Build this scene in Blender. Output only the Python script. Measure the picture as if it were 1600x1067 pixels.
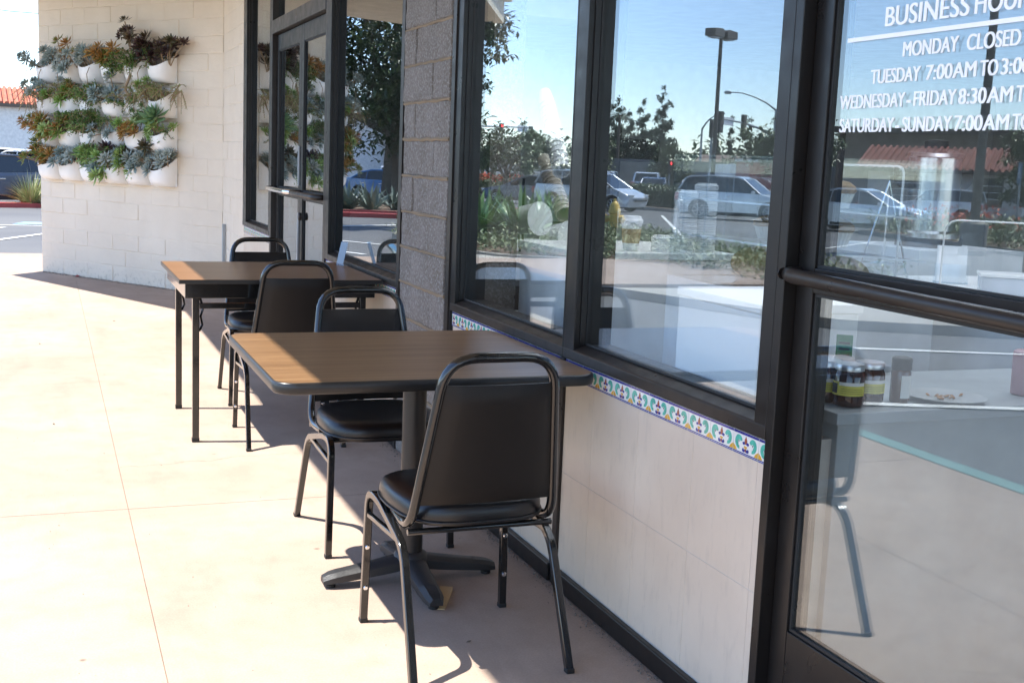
import bpy, bmesh, math, random
from mathutils import Vector, Matrix
R = math.radians
PI = math.pi
random.seed(7)
for o in list(bpy.data.objects): bpy.data.objects.remove(o)
scene = bpy.context.scene
COL = scene.collection

# ------------------------------------------------------------------ camera, sky, sun, exposure
cam_data = bpy.data.cameras.new("camera")
cam = bpy.data.objects.new("camera", cam_data); COL.objects.link(cam)
YAW, PITCH, ROLL = .373267, .148038, .0406164
_f = Vector((math.sin(YAW)*math.cos(PITCH), math.cos(YAW)*math.cos(PITCH), -math.sin(PITCH)))
_r0 = Vector((math.cos(YAW), -math.sin(YAW), 0)); _u0 = _r0.cross(_f)
_r = math.cos(ROLL)*_r0 + math.sin(ROLL)*_u0
_u = -math.sin(ROLL)*_r0 + math.cos(ROLL)*_u0
cam.matrix_world = Matrix(((_r.x,_u.x,-_f.x,-1.55),(_r.y,_u.y,-_f.y,0),(_r.z,_u.z,-_f.z,1.37),(0,0,0,1)))
cam_data.sensor_width = 36; cam_data.lens = 36*1873.99/1600
cam_data.clip_start = .05; cam_data.clip_end = 3000
scene.camera = cam
SUN_EL = R(61.4); SX, SY = -.985, .174           # towards the sun
world = bpy.data.worlds.new("World"); scene.world = world; world.use_nodes = True
nt = world.node_tree; nt.nodes.clear()
sky = nt.nodes.new("ShaderNodeTexSky"); sky.sky_type = 'NISHITA'; sky.sun_disc = False
sky.sun_elevation = SUN_EL; sky.sun_rotation = math.atan2(SX, SY)
sky.air_density = .75; sky.dust_density = .05; sky.ozone_density = 1.6; sky.altitude = 20
bg = nt.nodes.new("ShaderNodeBackground"); bg.inputs['Strength'].default_value = .15
wo = nt.nodes.new("ShaderNodeOutputWorld")
tint = nt.nodes.new('ShaderNodeMix'); tint.data_type = 'RGBA'; tint.blend_type = 'MULTIPLY'; tint.inputs[0].default_value = 1; tint.inputs[7].default_value = (1.0, .985, 1.0, 1)
nt.links.new(sky.outputs[0], tint.inputs[6]); nt.links.new(tint.outputs[2], bg.inputs[0]); nt.links.new(bg.outputs[0], wo.inputs[0])
sun_data = bpy.data.lights.new("sun", 'SUN'); sun_data.energy = 3.9; sun_data.angle = R(.53); sun_data.color = (1, .96, .89)
sun = bpy.data.objects.new("sun", sun_data); COL.objects.link(sun)
sun.location = (-20, 4, 40)
sun.rotation_euler = Vector((-SX*math.cos(SUN_EL), -SY*math.cos(SUN_EL), -math.sin(SUN_EL))).to_track_quat('-Z', 'Y').to_euler()
scene.view_settings.view_transform = 'Standard'; scene.view_settings.look = 'None'
scene.view_settings.exposure = 1.62; scene.view_settings.gamma = 1
scene.cycles.use_denoising = True
scene.cycles.max_bounces = 10; scene.cycles.transparent_max_bounces = 24; scene.cycles.glossy_bounces = 5
scene.cycles.sample_clamp_indirect = 6

# ------------------------------------------------------------------ materials
def newmat(name):
    m = bpy.data.materials.new(name); m.use_nodes = True
    n = m.node_tree; b = n.nodes["Principled BSDF"]
    return m, n, b
def N(n, t, **kw):
    x = n.nodes.new(t)
    for k, v in kw.items(): setattr(x, k, v)
    return x
def coords(n, scale=(1,1,1), kind='Object'):
    tc = N(n, "ShaderNodeTexCoord"); mp = N(n, "ShaderNodeMapping")
    mp.inputs['Scale'].default_value = scale
    n.links.new(tc.outputs[kind], mp.inputs[0]); return mp.outputs[0]
def noise(n, vec, scale, detail=4, rough=.55):
    x = N(n, "ShaderNodeTexNoise"); x.inputs['Scale'].default_value = scale
    x.inputs['Detail'].default_value = detail; x.inputs['Roughness'].default_value = rough
    if vec is not None: n.links.new(vec, x.inputs['Vector'])
    return x.outputs['Fac']
def ramp(n, fac, stops):
    r = N(n, "ShaderNodeValToRGB"); e = r.color_ramp.elements
    while len(e) < len(stops): e.new(.5)
    for i, (p, c) in enumerate(stops): e[i].position = p; e[i].color = (*c, 1)
    n.links.new(fac, r.inputs[0]); return r.outputs[0]
def mixc(n, fac, a, b, mode='MIX'):
    x = N(n, "ShaderNodeMix"); x.data_type = 'RGBA'; x.blend_type = mode
    for s, v in ((x.inputs[0], fac), (x.inputs[6], a), (x.inputs[7], b)):
        if isinstance(v, (int, float)): s.default_value = v
        elif isinstance(v, tuple): s.default_value = (*v, 1)
        else: n.links.new(v, s)
    return x.outputs[2]
def bump(n, b, h, strength=.3, dist=.01):
    x = N(n, "ShaderNodeBump"); x.inputs['Strength'].default_value = strength; x.inputs['Distance'].default_value = dist
    n.links.new(h, x.inputs['Height']); n.links.new(x.outputs[0], b.inputs['Normal'])
def M(name, col, rough=.5, metal=0, var=.12, scale=6, bmp=0, bscale=60, coat=0, spec=None, sub=0):
    m, n, b = newmat(name)
    v = coords(n)
    f = noise(n, v, scale)
    lo = tuple(c*(1-var) for c in col); hi = tuple(min(1, c*(1+var)) for c in col)
    n.links.new(ramp(n, f, [(.3, lo), (.7, hi)]), b.inputs['Base Color'])
    b.inputs['Roughness'].default_value = rough; b.inputs['Metallic'].default_value = metal
    if coat: b.inputs['Coat Weight'].default_value = coat; b.inputs['Coat Roughness'].default_value = .05
    if spec is not None: b.inputs['Specular IOR Level'].default_value = spec
    if bmp: bump(n, b, noise(n, v, bscale, 6, .65), bmp, .004)
    return m
def leafmat(name, c1, c2, rough=.5, sub=.0):
    m, n, b = newmat(name)
    f = noise(n, coords(n), 9, 3)
    n.links.new(ramp(n, f, [(.32, c1), (.68, c2)]), b.inputs['Base Color'])
    b.inputs['Roughness'].default_value = rough
    return m

def concrete_mat(name, c1, c2, stain=.35):
    m, n, b = newmat(name); v = coords(n)
    big = noise(n, v, .9, 6, .6); mid = noise(n, v, 7, 5, .6); fine = noise(n, v, 160, 3, .7)
    c = ramp(n, big, [(.3, c1), (.7, c2)])
    c = mixc(n, ramp(n, mid, [(.45, (0,0,0)), (.75, (stain,)*3)]), c, tuple(x*.72 for x in c1))
    c = mixc(n, .28, c, ramp(n, fine, [(.3, (.3,.27,.24)), (.7, (1,1,1))]), 'MULTIPLY')
    vor = N(n, "ShaderNodeTexVoronoi"); vor.inputs['Scale'].default_value = 2.3; n.links.new(v, vor.inputs['Vector'])
    spot = ramp(n, vor.outputs['Distance'], [(.012, (1,1,1)), (.03, (0,0,0))])
    c = mixc(n, spot, c, tuple(x*.5 for x in c1))
    v3 = N(n, 'ShaderNodeTexVoronoi'); v3.inputs['Scale'].default_value = 17; n.links.new(v, v3.inputs['Vector'])
    c = mixc(n, ramp(n, v3.outputs['Distance'], [(.02, (.6,.6,.6)), (.05, (0,0,0))]), c, tuple(x*.55 for x in c1))
    c = mixc(n, ramp(n, noise(n, coords(n, (1.4,.35,1)), 2.6, 7, .7), [(.50, (0,0,0)), (.72, (.4,.4,.4))]), c, tuple(x*.62 for x in c1))
    n.links.new(c, b.inputs['Base Color'])
    b.inputs['Roughness'].default_value = .8; b.inputs['Specular IOR Level'].default_value = .3
    bump(n, b, fine, .25, .002)
    return m
WALK = concrete_mat("walk_concrete", (.37,.276,.214), (.475,.366,.292))
CONC = concrete_mat("kerb_concrete", (.40,.36,.30), (.50,.46,.40))
def asphalt_mat():
    m, n, b = newmat("asphalt"); v = coords(n)
    c = ramp(n, noise(n, v, .25, 5), [(.3, (.11,.11,.113)), (.7, (.16,.157,.152))])
    c = mixc(n, .5, c, ramp(n, noise(n, v, 90, 2), [(.3, (.4,.4,.4)), (.7, (1,1,1))]), 'MULTIPLY')
    n.links.new(c, b.inputs['Base Color']); b.inputs['Roughness'].default_value = .85
    return m
ASPH = asphalt_mat()
def painted_block():
    m, n, b = newmat("cream_block_paint"); v = coords(n)
    c = ramp(n, noise(n, v, 1.6, 6, .6), [(.3, (.68,.585,.465)), (.7, (.75,.655,.53))])
    sx = N(n, "ShaderNodeSeparateXYZ"); n.links.new(v, sx.inputs[0])
    g = N(n, "ShaderNodeMapRange"); g.inputs[1].default_value = 0; g.inputs[2].default_value = .16; g.inputs[3].default_value = 1; g.inputs[4].default_value = 0
    n.links.new(sx.outputs[2], g.inputs[0])
    mm = N(n, "ShaderNodeMath", operation='MULTIPLY'); n.links.new(g.outputs[0], mm.inputs[0]); n.links.new(ramp(n, noise(n, v, 22, 6, .7), [(.52, (0,0,0)), (.66, (.7,.7,.7))]), mm.inputs[1])
    c = mixc(n, mm.outputs[0], c, (.33,.27,.2))
    c = mixc(n, ramp(n, noise(n, v, 5, 8, .75), [(.70, (0,0,0)), (.74, (.45,.45,.45))]), c, (.38,.32,.25))
    n.links.new(c, b.inputs['Base Color']); b.inputs['Roughness'].default_value = .75
    bump(n, b, noise(n, v, 28, 7, .6), .55, .006)
    return m
CREAM = painted_block()
def rough_block():
    m, n, b = newmat("rough_grey_block"); v = coords(n)
    c = ramp(n, noise(n, v, 5, 5), [(.3, (.135,.112,.09)), (.7, (.205,.178,.155))])
    c = mixc(n, ramp(n, noise(n, v, 85, 4, .7), [(.48, (0,0,0)), (.62, (1,1,1))]), c, (.28,.262,.245))
    c = mixc(n, ramp(n, noise(n, v, 70, 5, .7), [(.60, (0,0,0)), (.67, (1,1,1))]), c, (.08,.065,.055))
    n.links.new(c, b.inputs['Base Color']); b.inputs['Roughness'].default_value = .9
    bump(n, b, noise(n, v, 110, 7, .7), .9, .006)
    return m
ROUGH = rough_block()
MORTAR = M("tan_mortar", (.24,.175,.11), .9, bmp=.6, bscale=50)
def bronze_mat(name, col, rough):
    m, n, b = newmat(name); v = coords(n)
    c = ramp(n, noise(n, v, 3, 5), [(.3, tuple(x*.85 for x in col)), (.7, col)])
    c = mixc(n, ramp(n, noise(n, v, 60, 5, .7), [(.68, (0,0,0)), (.76, (.4,.4,.4))]), c, (.10,.09,.08))
    n.links.new(c, b.inputs['Base Color'])
    b.inputs['Roughness'].default_value = rough; b.inputs['Specular IOR Level'].default_value = .34
    n.links.new(ramp(n, noise(n, v, 14, 4), [(.3, (rough*.8,)*3), (.7, (rough*1.3,)*3)]), b.inputs['Roughness'])
    return m
BRONZE = bronze_mat("dark_bronze_aluminium", (.013,.011,.010), .33)
BRONZE2 = bronze_mat("worn_bronze_aluminium", (.026,.021,.018), .34)
SEAL = M("black_rubber_seal", (.012,.012,.012), .6)
def glass_mat(name, r0, tint, gloss=(.86,.94,1)):
    m = bpy.data.materials.new(name); m.use_nodes = True; n = m.node_tree; n.nodes.clear()
    out = N(n, "ShaderNodeOutputMaterial"); mx = N(n, "ShaderNodeMixShader")
    tr = N(n, "ShaderNodeBsdfTransparent"); tr.inputs[0].default_value = (*tint, 1)
    gl = N(n, "ShaderNodeBsdfGlossy"); gl.inputs[0].default_value = (*gloss, 1); gl.inputs['Roughness'].default_value = 0
    lw = N(n, "ShaderNodeLayerWeight"); lw.inputs[0].default_value = .5
    p = N(n, "ShaderNodeMath", operation='POWER'); p.inputs[1].default_value = 4.2; n.links.new(lw.outputs['Facing'], p.inputs[0])
    a = N(n, "ShaderNodeMath", operation='MULTIPLY_ADD'); a.inputs[1].default_value = 1-r0; a.inputs[2].default_value = r0
    n.links.new(p.outputs[0], a.inputs[0]); n.links.new(a.outputs[0], mx.inputs[0])
    bp = N(n, 'ShaderNodeBump'); bp.inputs['Strength'].default_value = .05; bp.inputs['Distance'].default_value = .004
    n.links.new(noise(n, coords(n), 1.6, 1, .4), bp.inputs['Height']); n.links.new(bp.outputs[0], gl.inputs['Normal'])
    n.links.new(tr.outputs[0], mx.inputs[1]); n.links.new(gl.outputs[0], mx.inputs[2]); n.links.new(mx.outputs[0], out.inputs[0])
    return m
GLASS = glass_mat("window_glass", .12, (.95,.97,.97), (.87,.95,1))
GLASSD = glass_mat("tinted_window_glass", .16, (.5,.52,.52), (.9,.95,1))
ACRYL = glass_mat("clear_acrylic", .05, (.95,.97,.98))
CARGLASS = M("car_glass", (.012,.015,.018), .03, spec=.8)
BLACKF = M("black_powder_coat", (.008,.008,.008), .16, coat=.6)
VINYL = M("black_vinyl", (.007,.007,.008), .30, bmp=.12, bscale=300)
VINYLB = M("black_vinyl_back", (.012,.010,.009), .42, bmp=.12, bscale=300, spec=.28)
IRON = M("black_cast_iron", (.022,.022,.023), .45, bmp=.35, bscale=220)
EDGE = M("black_tee_edge", (.016,.016,.016), .33)
def wood_mat(name, c1, c2, c3, rough=.32):
    m, n, b = newmat(name)
    v = coords(n, (.9, 26, 26)); w = noise(n, v, 1.6, 6, .62)
    v2 = coords(n, (2.5, 120, 120)); w2 = noise(n, v2, 1.5, 4, .6)
    c = ramp(n, w, [(.28, c1), (.5, c2), (.72, c3)])
    c = mixc(n, .35, c, ramp(n, w2, [(.3, (.45,.42,.4)), (.7, (1,1,1))]), 'MULTIPLY')
    n.links.new(c, b.inputs['Base Color']); b.inputs['Roughness'].default_value = rough; b.inputs['Specular IOR Level'].default_value = .36
    return m
WOOD = wood_mat("walnut_laminate", (.135,.071,.032), (.205,.113,.053), (.29,.17,.082))
WOOD2 = wood_mat("walnut_laminate_far", (.20,.095,.042), (.245,.122,.057), (.285,.15,.074), .30)
PINEW = M("raw_wood", (.55,.38,.2), .7)
WHITE = M("white_plastic", (.86,.855,.84), .35, var=.03)
POT = M("white_planter_plastic", (.86,.83,.78), .4, var=.04, scale=3)
SOIL = M("potting_soil", (.05,.035,.025), .95, bmp=.8)
LETTER = M("white_vinyl_letter", (.93,.93,.93), .45, var=.02)
STEEL = M("polished_steel", (.75,.76,.78), .12, metal=1, var=.03)
SILVER = M("silver_car_paint", (.62,.65,.68), .22, metal=.25, var=.04, coat=.8)
GREYCAR = M("blue_grey_car_paint", (.055,.068,.10), .25, metal=.3, var=.05, coat=.8)
WHITECAR = M("white_car_paint", (.80,.80,.80), .25, var=.03, coat=.8)
BLACKCAR = M("black_car_paint", (.015,.016,.018), .2, coat=.8)
BLUECAR = M("blue_car_paint", (.03,.16,.42), .25, coat=.8)
REDCAR = M("red_car_paint", (.35,.03,.02), .3, coat=.6)
TYRE = M("tyre_rubber", (.02,.02,.02), .8)
RIM = M("alloy_rim", (.55,.56,.58), .3, metal=.8)
TAIL = M("red_tail_lens", (.45,.02,.02), .15)
HEAD = M("clear_head_lens", (.75,.78,.8), .08)
YELLOW = M("yellow_hydrant_paint", (.72,.47,.10), .45)
REDK = M("red_kerb_paint", (.33,.045,.04), .6)
BLUEK = M("blue_kerb_paint", (.045,.15,.27), .6)
TEALK = M("faded_teal_kerb_paint", (.15,.27,.24), .6)
LINE = M("white_road_paint", (.75,.74,.70), .7)
BARK = M("tree_bark", (.13,.10,.075), .9, bmp=.8, bscale=25)
STEM = M("succulent_stem", (.33,.24,.15), .8)
TERRA = M("terracotta_roof_tile", (.42,.13,.07), .75, var=.3, scale=3)
TERRA2 = M("dull_red_roof_tile", (.20,.060,.042), .8, var=.45, scale=2.2)
STUCCO = M("white_stucco", (.74,.71,.66), .85)
GREYWALL = M("grey_block_wall", (.30,.29,.28), .9)
SOFFIT = M("beige_soffit", (.60,.53,.42), .8)
INWALL = M("interior_white_wall", (.75,.76,.76), .8)
INFLOOR = M("interior_floor_tile", (.6,.58,.55), .5)
INCEIL = M("interior_ceiling", (.75,.75,.74), .9)
LAMIN = M("grey_laminate", (.72,.74,.75), .4)
POLE = M("dark_steel_pole", (.12,.10,.08), .5)
GALV = M("galvanised_steel", (.36,.38,.39), .5, metal=.3)
SIGNALBLK = M("signal_housing", (.02,.02,.02), .6)
MULCH = M("bark_mulch", (.20,.13,.085), .95, bmp=1, bscale=40, scale=14, var=.5)
def emis(name, col, s):
    m, n, b = newmat(name); b.inputs['Base Color'].default_value = (*col, 1)
    b.inputs['Emission Color'].default_value = (*col, 1); b.inputs['Emission Strength'].default_value = s
    return m
REDLAMP = emis("red_signal_lens", (.9,.03,.03), 3)
F = {
 'blue': [leafmat("blue_rosette_leaf", (.18,.25,.235), (.34,.40,.37)), leafmat("pale_rosette_leaf", (.30,.34,.30), (.42,.45,.40))],
 'orange': [leafmat("orange_rosette_leaf", (.33,.14,.035), (.38,.24,.06)), leafmat("olive_rosette_leaf", (.13,.17,.03), (.25,.24,.05))],
 'green': [leafmat("green_rosette_leaf", (.12,.25,.05), (.28,.40,.10)), leafmat("lime_rosette_leaf", (.25,.36,.10), (.36,.45,.16))],
 'jade': [leafmat("jade_leaf", (.035,.095,.018), (.09,.19,.03), .35), leafmat("jade_leaf_light", (.10,.21,.04), (.20,.30,.08), .35)],
 'purple': [leafmat("purple_rosette_leaf", (.030,.014,.018), (.10,.055,.055), .35), leafmat("purple_green_leaf", (.06,.075,.03), (.11,.07,.04), .35)],
 'agave': [leafmat("blue_green_agave_leaf", (.09,.20,.13), (.19,.31,.20)), leafmat("green_agave_leaf", (.14,.26,.12), (.22,.34,.16))],
 'trail': [leafmat("trailing_leaf", (.13,.22,.04), (.27,.33,.10)), leafmat("trailing_leaf_light", (.24,.30,.09), (.36,.36,.16))],
}
TREE = [leafmat("tree_leaf_dark", (.020,.040,.012), (.055,.085,.025), .4), leafmat("tree_leaf_mid", (.05,.09,.025), (.10,.14,.05), .4)]
TREE2 = [leafmat('garden_leaf_dark', (.05,.09,.03), (.09,.13,.04), .45), leafmat('garden_leaf_mid', (.09,.14,.04), (.15,.19,.07), .45)]
PINE = [leafmat("pine_needle_dark", (.035,.065,.03), (.07,.10,.05)), leafmat("pine_needle_mid", (.06,.095,.05), (.10,.13,.07))]
GROUNDC = [leafmat("ground_cover_leaf", (.06,.11,.03), (.14,.19,.06)), leafmat("ground_cover_light", (.13,.17,.06), (.22,.24,.10))]
STRAP = [leafmat("strap_leaf", (.05,.14,.03), (.13,.24,.06), .35), leafmat("strap_leaf_light", (.12,.22,.05), (.22,.32,.10), .35)]
GRASSM = [leafmat("fountain_grass", (.16,.22,.07), (.32,.34,.15)), leafmat("fountain_grass_dry", (.34,.33,.16), (.42,.38,.2))]
FLOWER = M("orange_red_flower", (.65,.10,.03), .6)

# ------------------------------------------------------------------ mesh builder
class MB:
    def __init__(s): s.v = []; s.f = []; s.m = []; s.mats = []
    def mi(s, mat):
        if mat not in s.mats: s.mats.append(mat)
        return s.mats.index(mat)
    def add(s, vs, fs, mat):
        b = len(s.v); i = s.mi(mat)
        s.v += [tuple(p) for p in vs]; s.f += [tuple(b+k for k in f) for f in fs]; s.m += [i]*len(fs)
        return s
    def box(s, x0, x1, y0, y1, z0, z1, mat):
        vs = [(x,y,z) for z in (z0,z1) for y in (y0,y1) for x in (x0,x1)]
        return s.add(vs, [(0,2,3,1),(4,5,7,6),(0,1,5,4),(2,6,7,3),(0,4,6,2),(1,3,7,5)], mat)
    def obox(s, c, ax, ay, az, mat):          # box from centre and three half-axis vectors
        c, ax, ay, az = map(Vector, (c, ax, ay, az))
        vs = [c+ax*i+ay*j+az*k for k in (-1,1) for j in (-1,1) for i in (-1,1)]
        return s.add(vs, [(0,2,3,1),(4,5,7,6),(0,1,5,4),(2,6,7,3),(0,4,6,2),(1,3,7,5)], mat)
    def tube(s, pts, r, mat, n=8, flat=1.0, caps=True, up=(0,0,1), square=False):
        pts = [Vector(p) for p in pts]; rs = r if isinstance(r, (list, tuple)) else [r]*len(pts)
        vs = []; fs = []; k = len(pts)
        prev = None
        for i, p in enumerate(pts):
            t = (pts[min(i+1,k-1)]-pts[max(i-1,0)]).normalized()
            if prev is None:
                a = Vector(up) if abs(t.dot(Vector(up))) < .95 else Vector((1,0,0))
                side = t.cross(a).normalized()
            else:
                side = (prev - t*prev.dot(t)).normalized()
            prev = side; w = side.cross(t).normalized()
            for j in range(n):
                an = 2*PI*j/n + (PI/n if square else 0)
                cx, cy = math.cos(an), math.sin(an)
                vs.append(p + side*cx*rs[i] + w*cy*rs[i]*flat)
        for i in range(k-1):
            for j in range(n):
                a = i*n+j; b = i*n+(j+1)%n
                fs.append((a, b, b+n, a+n))
        if caps:
            fs.append(tuple(reversed(range(n)))); fs.append(tuple((k-1)*n+j for j in range(n)))
        return s.add(vs, fs, mat)
    def lathe(s, prof, mat, n=20, c=(0,0,0), ax=(0,0,1)):
        ax = Vector(ax).normalized(); a = Vector((1,0,0)) if abs(ax.x) < .9 else Vector((0,1,0))
        e1 = ax.cross(a).normalized(); e2 = ax.cross(e1); c = Vector(c)
        vs = []; fs = []; k = len(prof)
        for r, h in prof:
            for j in range(n):
                an = 2*PI*j/n; vs.append(c + ax*h + (e1*math.cos(an)+e2*math.sin(an))*max(r, 1e-5))
        for i in range(k-1):
            for j in range(n):
                a_ = i*n+j; b_ = i*n+(j+1)%n; fs.append((a_, b_, b_+n, a_+n))
        fs.append(tuple(reversed(range(n)))); fs.append(tuple((k-1)*n+j for j in range(n)))
        return s.add(vs, fs, mat)
    def prism(s, poly, z0, z1, mat, axis='z'):   # poly in the plane across axis
        def P(a, b, h): return {'z': (a,b,h), 'y': (a,h,b), 'x': (h,a,b)}[axis]
        k = len(poly); vs = [P(a,b,z0) for a,b in poly]+[P(a,b,z1) for a,b in poly]
        fs = [tuple(reversed(range(k))), tuple(range(k, 2*k))]+[(i,(i+1)%k,(i+1)%k+k,i+k) for i in range(k)]
        return s.add(vs, fs, mat)
    def leaf(s, base, d, up, L, W, T, mat, fold=.0):
        base, d, up = Vector(base), Vector(d).normalized(), Vector(up)
        side = d.cross(up)
        if side.length < 1e-4: side = d.cross(Vector((1,.3,.2)))
        side.normalize(); u = side.cross(d)
        m = base + d*L*.55
        vs = [base, m+side*W*.5, m-side*W*.5, m+u*T*.6, m-u*T*.6, base+d*L+u*fold*L]
        return s.add(vs, [(0,3,1),(0,2,3),(0,1,4),(0,4,2),(1,3,5),(3,2,5),(4,1,5),(2,4,5)], mat)
    def card(s, c, d, up, L, W, mat):            # one bent leaf made of two quads
        c, d = Vector(c), Vector(d).normalized(); side = d.cross(Vector(up))
        if side.length < 1e-4: side = d.cross(Vector((1,.2,.1)))
        side.normalize(); u = side.cross(d)
        vs = [c, c+d*L*.5+side*W*.5+u*W*.18, c+d*L*.5-side*W*.5+u*W*.18, c+d*L, c+d*L*.5]
        return s.add(vs, [(0,4,1),(0,2,4),(4,3,1),(4,2,3)], mat)
    def build(s, name, parent=None, smooth=False, bevel=0, seg=2, loc=None, rot=None, autos=None):
        me = bpy.data.meshes.new(name); me.from_pydata(s.v, [], s.f)
        for q in s.mats: me.materials.append(q)
        me.polygons.foreach_set('material_index', s.m)
        bm = bmesh.new(); bm.from_mesh(me); bmesh.ops.recalc_face_normals(bm, faces=bm.faces); bm.to_mesh(me); bm.free()
        if smooth: me.polygons.foreach_set('use_smooth', [True]*len(me.polygons))
        if autos:
            try: me.set_sharp_from_angle(angle=R(autos))
            except Exception: pass
        me.update()
        o = bpy.data.objects.new(name, me); COL.objects.link(o)
        if parent is not None: o.parent = parent
        if loc is not None: o.location = loc
        if rot is not None: o.rotation_euler = rot
        if bevel:
            b = o.modifiers.new("bevel", 'BEVEL'); b.width = bevel; b.segments = seg; b.limit_method = 'ANGLE'; b.angle_limit = R(40)
        return o
def tag(o, label=None, cat=None, group=None, kind=None):
    for k, v in (('label', label), ('category', cat), ('group', group), ('kind', kind)):
        if v: o[k] = v
    return o
def thing(name, label, cat, loc=(0,0,0), rz=0, group=None):
    o = bpy.data.objects.new(name, None); COL.objects.link(o); o.location = loc; o.rotation_euler = (0,0,rz)
    o.empty_display_size = .1
    return tag(o, label, cat, group)
def dup(root, loc, rz=None, label=None, group=None):
    r = root.copy(); COL.objects.link(r); r.location = loc
    if rz is not None: r.rotation_euler = (0,0,rz)
    if label: r['label'] = label
    if group: r['group'] = group
    for ch in list(root.children):
        c = ch.copy(); COL.objects.link(c); c.parent = r
        for g in list(ch.children):
            d = g.copy(); COL.objects.link(d); d.parent = c
    return r
def gz(x, y): return -.02-.0117*min(max(math.hypot(x, y)-3, 0), 59)     # the lot falls away from the shops
def arc(cx, cy, r, a0, a1, n): return [(cx+r*math.cos(R(a0+(a1-a0)*i/n)), cy+r*math.sin(R(a0+(a1-a0)*i/n))) for i in range(n+1)]
# ------------------------------------------------------------------ ground
def ground():
    rings = [0, 3, 5, 8, 12, 17, 23, 30, 40, 50, 62, 100, 200, 500, 1500]; n = 96
    mb = MB(); vs = [(0,0,-.02)]; fs = []
    for r in rings[1:]:
        for j in range(n):
            a = 2*PI*j/n; x, y = r*math.cos(a), r*math.sin(a); vs.append((x, y, gz(x, y)))
    for j in range(n): fs.append((0, 1+j, 1+(j+1)%n))
    for i in range(len(rings)-2):
        for j in range(n):
            a = 1+i*n+j; b = 1+i*n+(j+1)%n; fs.append((a, b, b+n, a+n))
    mb.add(vs, fs, ASPH); tag(mb.build("parking_lot"), kind="structure")
ground()
def sidewalk():
    mb = MB(); xs = [-2.42, -1.2750, -1.2725, .30]; ys = [-9, -5.2, -1.0, 1.75, 4.6582, 4.6618, 7.6, 10.4, 13.2, 16.2]
    for (x0, x1) in ((xs[0], xs[1]), (xs[2], xs[3])):
        for a, b in zip(ys[:-1], ys[1:]):
            if b-a < .05: continue
            g = .0010 if a != 4.6618 else 0
            mb.box(x0, x1, a+g, b-g*0, -.12, 0, WALK)
    mb.box(-2.42, .3, -9, 16.2, -.3, -.004, M('joint_dirt', (.36,.285,.225), .95))
    mb.box(-9, -2.4215, 12.7, 16.2, -.3, 0.0, WALK)
    tag(mb.build("walkway"), kind="structure")
    k = MB(); k.box(-2.53, -2.4225, -9, 5.4, -.4, .003, TEALK); k.box(-2.56, -2.4225, 5.402, 12.69, -.4, .003, CONC); tag(k.build("kerb"), kind="structure")
    # hairline crack by the wall base
    CRACK = M('crack_dirt', (.16,.12,.09), .95); c = MB(); random.seed(5); p = Vector((-.02, 2.62, .0012)); d = Vector((-.8, .25, 0)); pts = [p.copy()]
    for i in range(46):
        d = (d + Vector((random.uniform(-.7,.7), random.uniform(-.7,.7), 0))*.55).normalized(); d = (d*.6+Vector((-.85,-.42,0))*.4).normalized()
        p = p + d*.03; pts.append(p.copy())
    for i in range(len(pts)-1):
        a, b = pts[i], pts[i+1]; s = (b-a).cross(Vector((0,0,1))).normalized()*.0013
        c.add([a-s, a+s, b+s, b-s], [(0,1,2,3)], CRACK)
    for (p, q, n_) in (((-1.27,5.30),(-.35,5.42),60),((-2.4,7.15),(-1.28,7.32),60),((-1.28,2.2),(-.75,2.55),40)):
        pts = []; y_ = 0
        for i in range(n_+1):
            t = i/n_; y_ = y_*.9+random.gauss(0,.006); pts.append(Vector((p[0]+(q[0]-p[0])*t, p[1]+(q[1]-p[1])*t+y_, .0012)))
        for i in range(n_):
            a, b = pts[i], pts[i+1]; s = (b-a).cross(Vector((0,0,1))).normalized()*.0007*random.uniform(.5,1.4)
            c.add([a-s, a+s, b+s, b-s], [(0,1,2,3)], CRACK)
    o = c.build("crack"); tag(o, kind="structure")
    g = MB(); random.seed(9); GR = M('grit', (.20,.17,.14), .95, var=.5, scale=40)
    def bit(x, y, s): g.leaf((x, y, .0015), (random.uniform(-1,1), random.uniform(-1,1), .1), (0,0,1), s, s*.8, s*.6, GR)
    for i in range(1500):
        y = random.uniform(2.3, 7.0); x = -.021-abs(random.gauss(0,.018)); bit(x, y, random.uniform(.002,.007)*(1.6 if random.random() < .1 else 1))
    for i in range(700):
        t = random.uniform(0, 2.85); q = abs(random.gauss(0,.03))+.006; bit(-math.sin(.595)*t-math.cos(.595)*q, 11.55+math.cos(.595)*t-math.sin(.595)*q, random.uniform(.004,.012))
    for i in range(260): bit(random.uniform(-2.3,-.1), random.uniform(2.0,11), random.uniform(.0015,.005))
    tag(g.build("grit"), kind="stuff")
sidewalk()
def lot_sheet(name, poly, mat, dz=.008, kind="structure"):
    mb = MB(); mb.add([(x, y, gz(x, y)+dz) for x, y in poly], [tuple(range(len(poly)))], mat)
    return tag(mb.build(name), kind=kind)
def stripe(name, a, b, w, mat, dz=.010):
    a, b = Vector(a), Vector(b); s = Vector((-(b-a).y, (b-a).x)).normalized()*w/2; n = 6; mb = MB()
    vs = []
    for i in range(n+1):
        p = a.lerp(b, i/n)
        for q in (p-s, p+s): vs.append((q.x, q.y, gz(q.x, q.y)+dz))
    mb.add(vs, [(2*i, 2*i+1, 2*i+3, 2*i+2) for i in range(n)], mat)
    return tag(mb.build(name), kind="structure")
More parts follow.
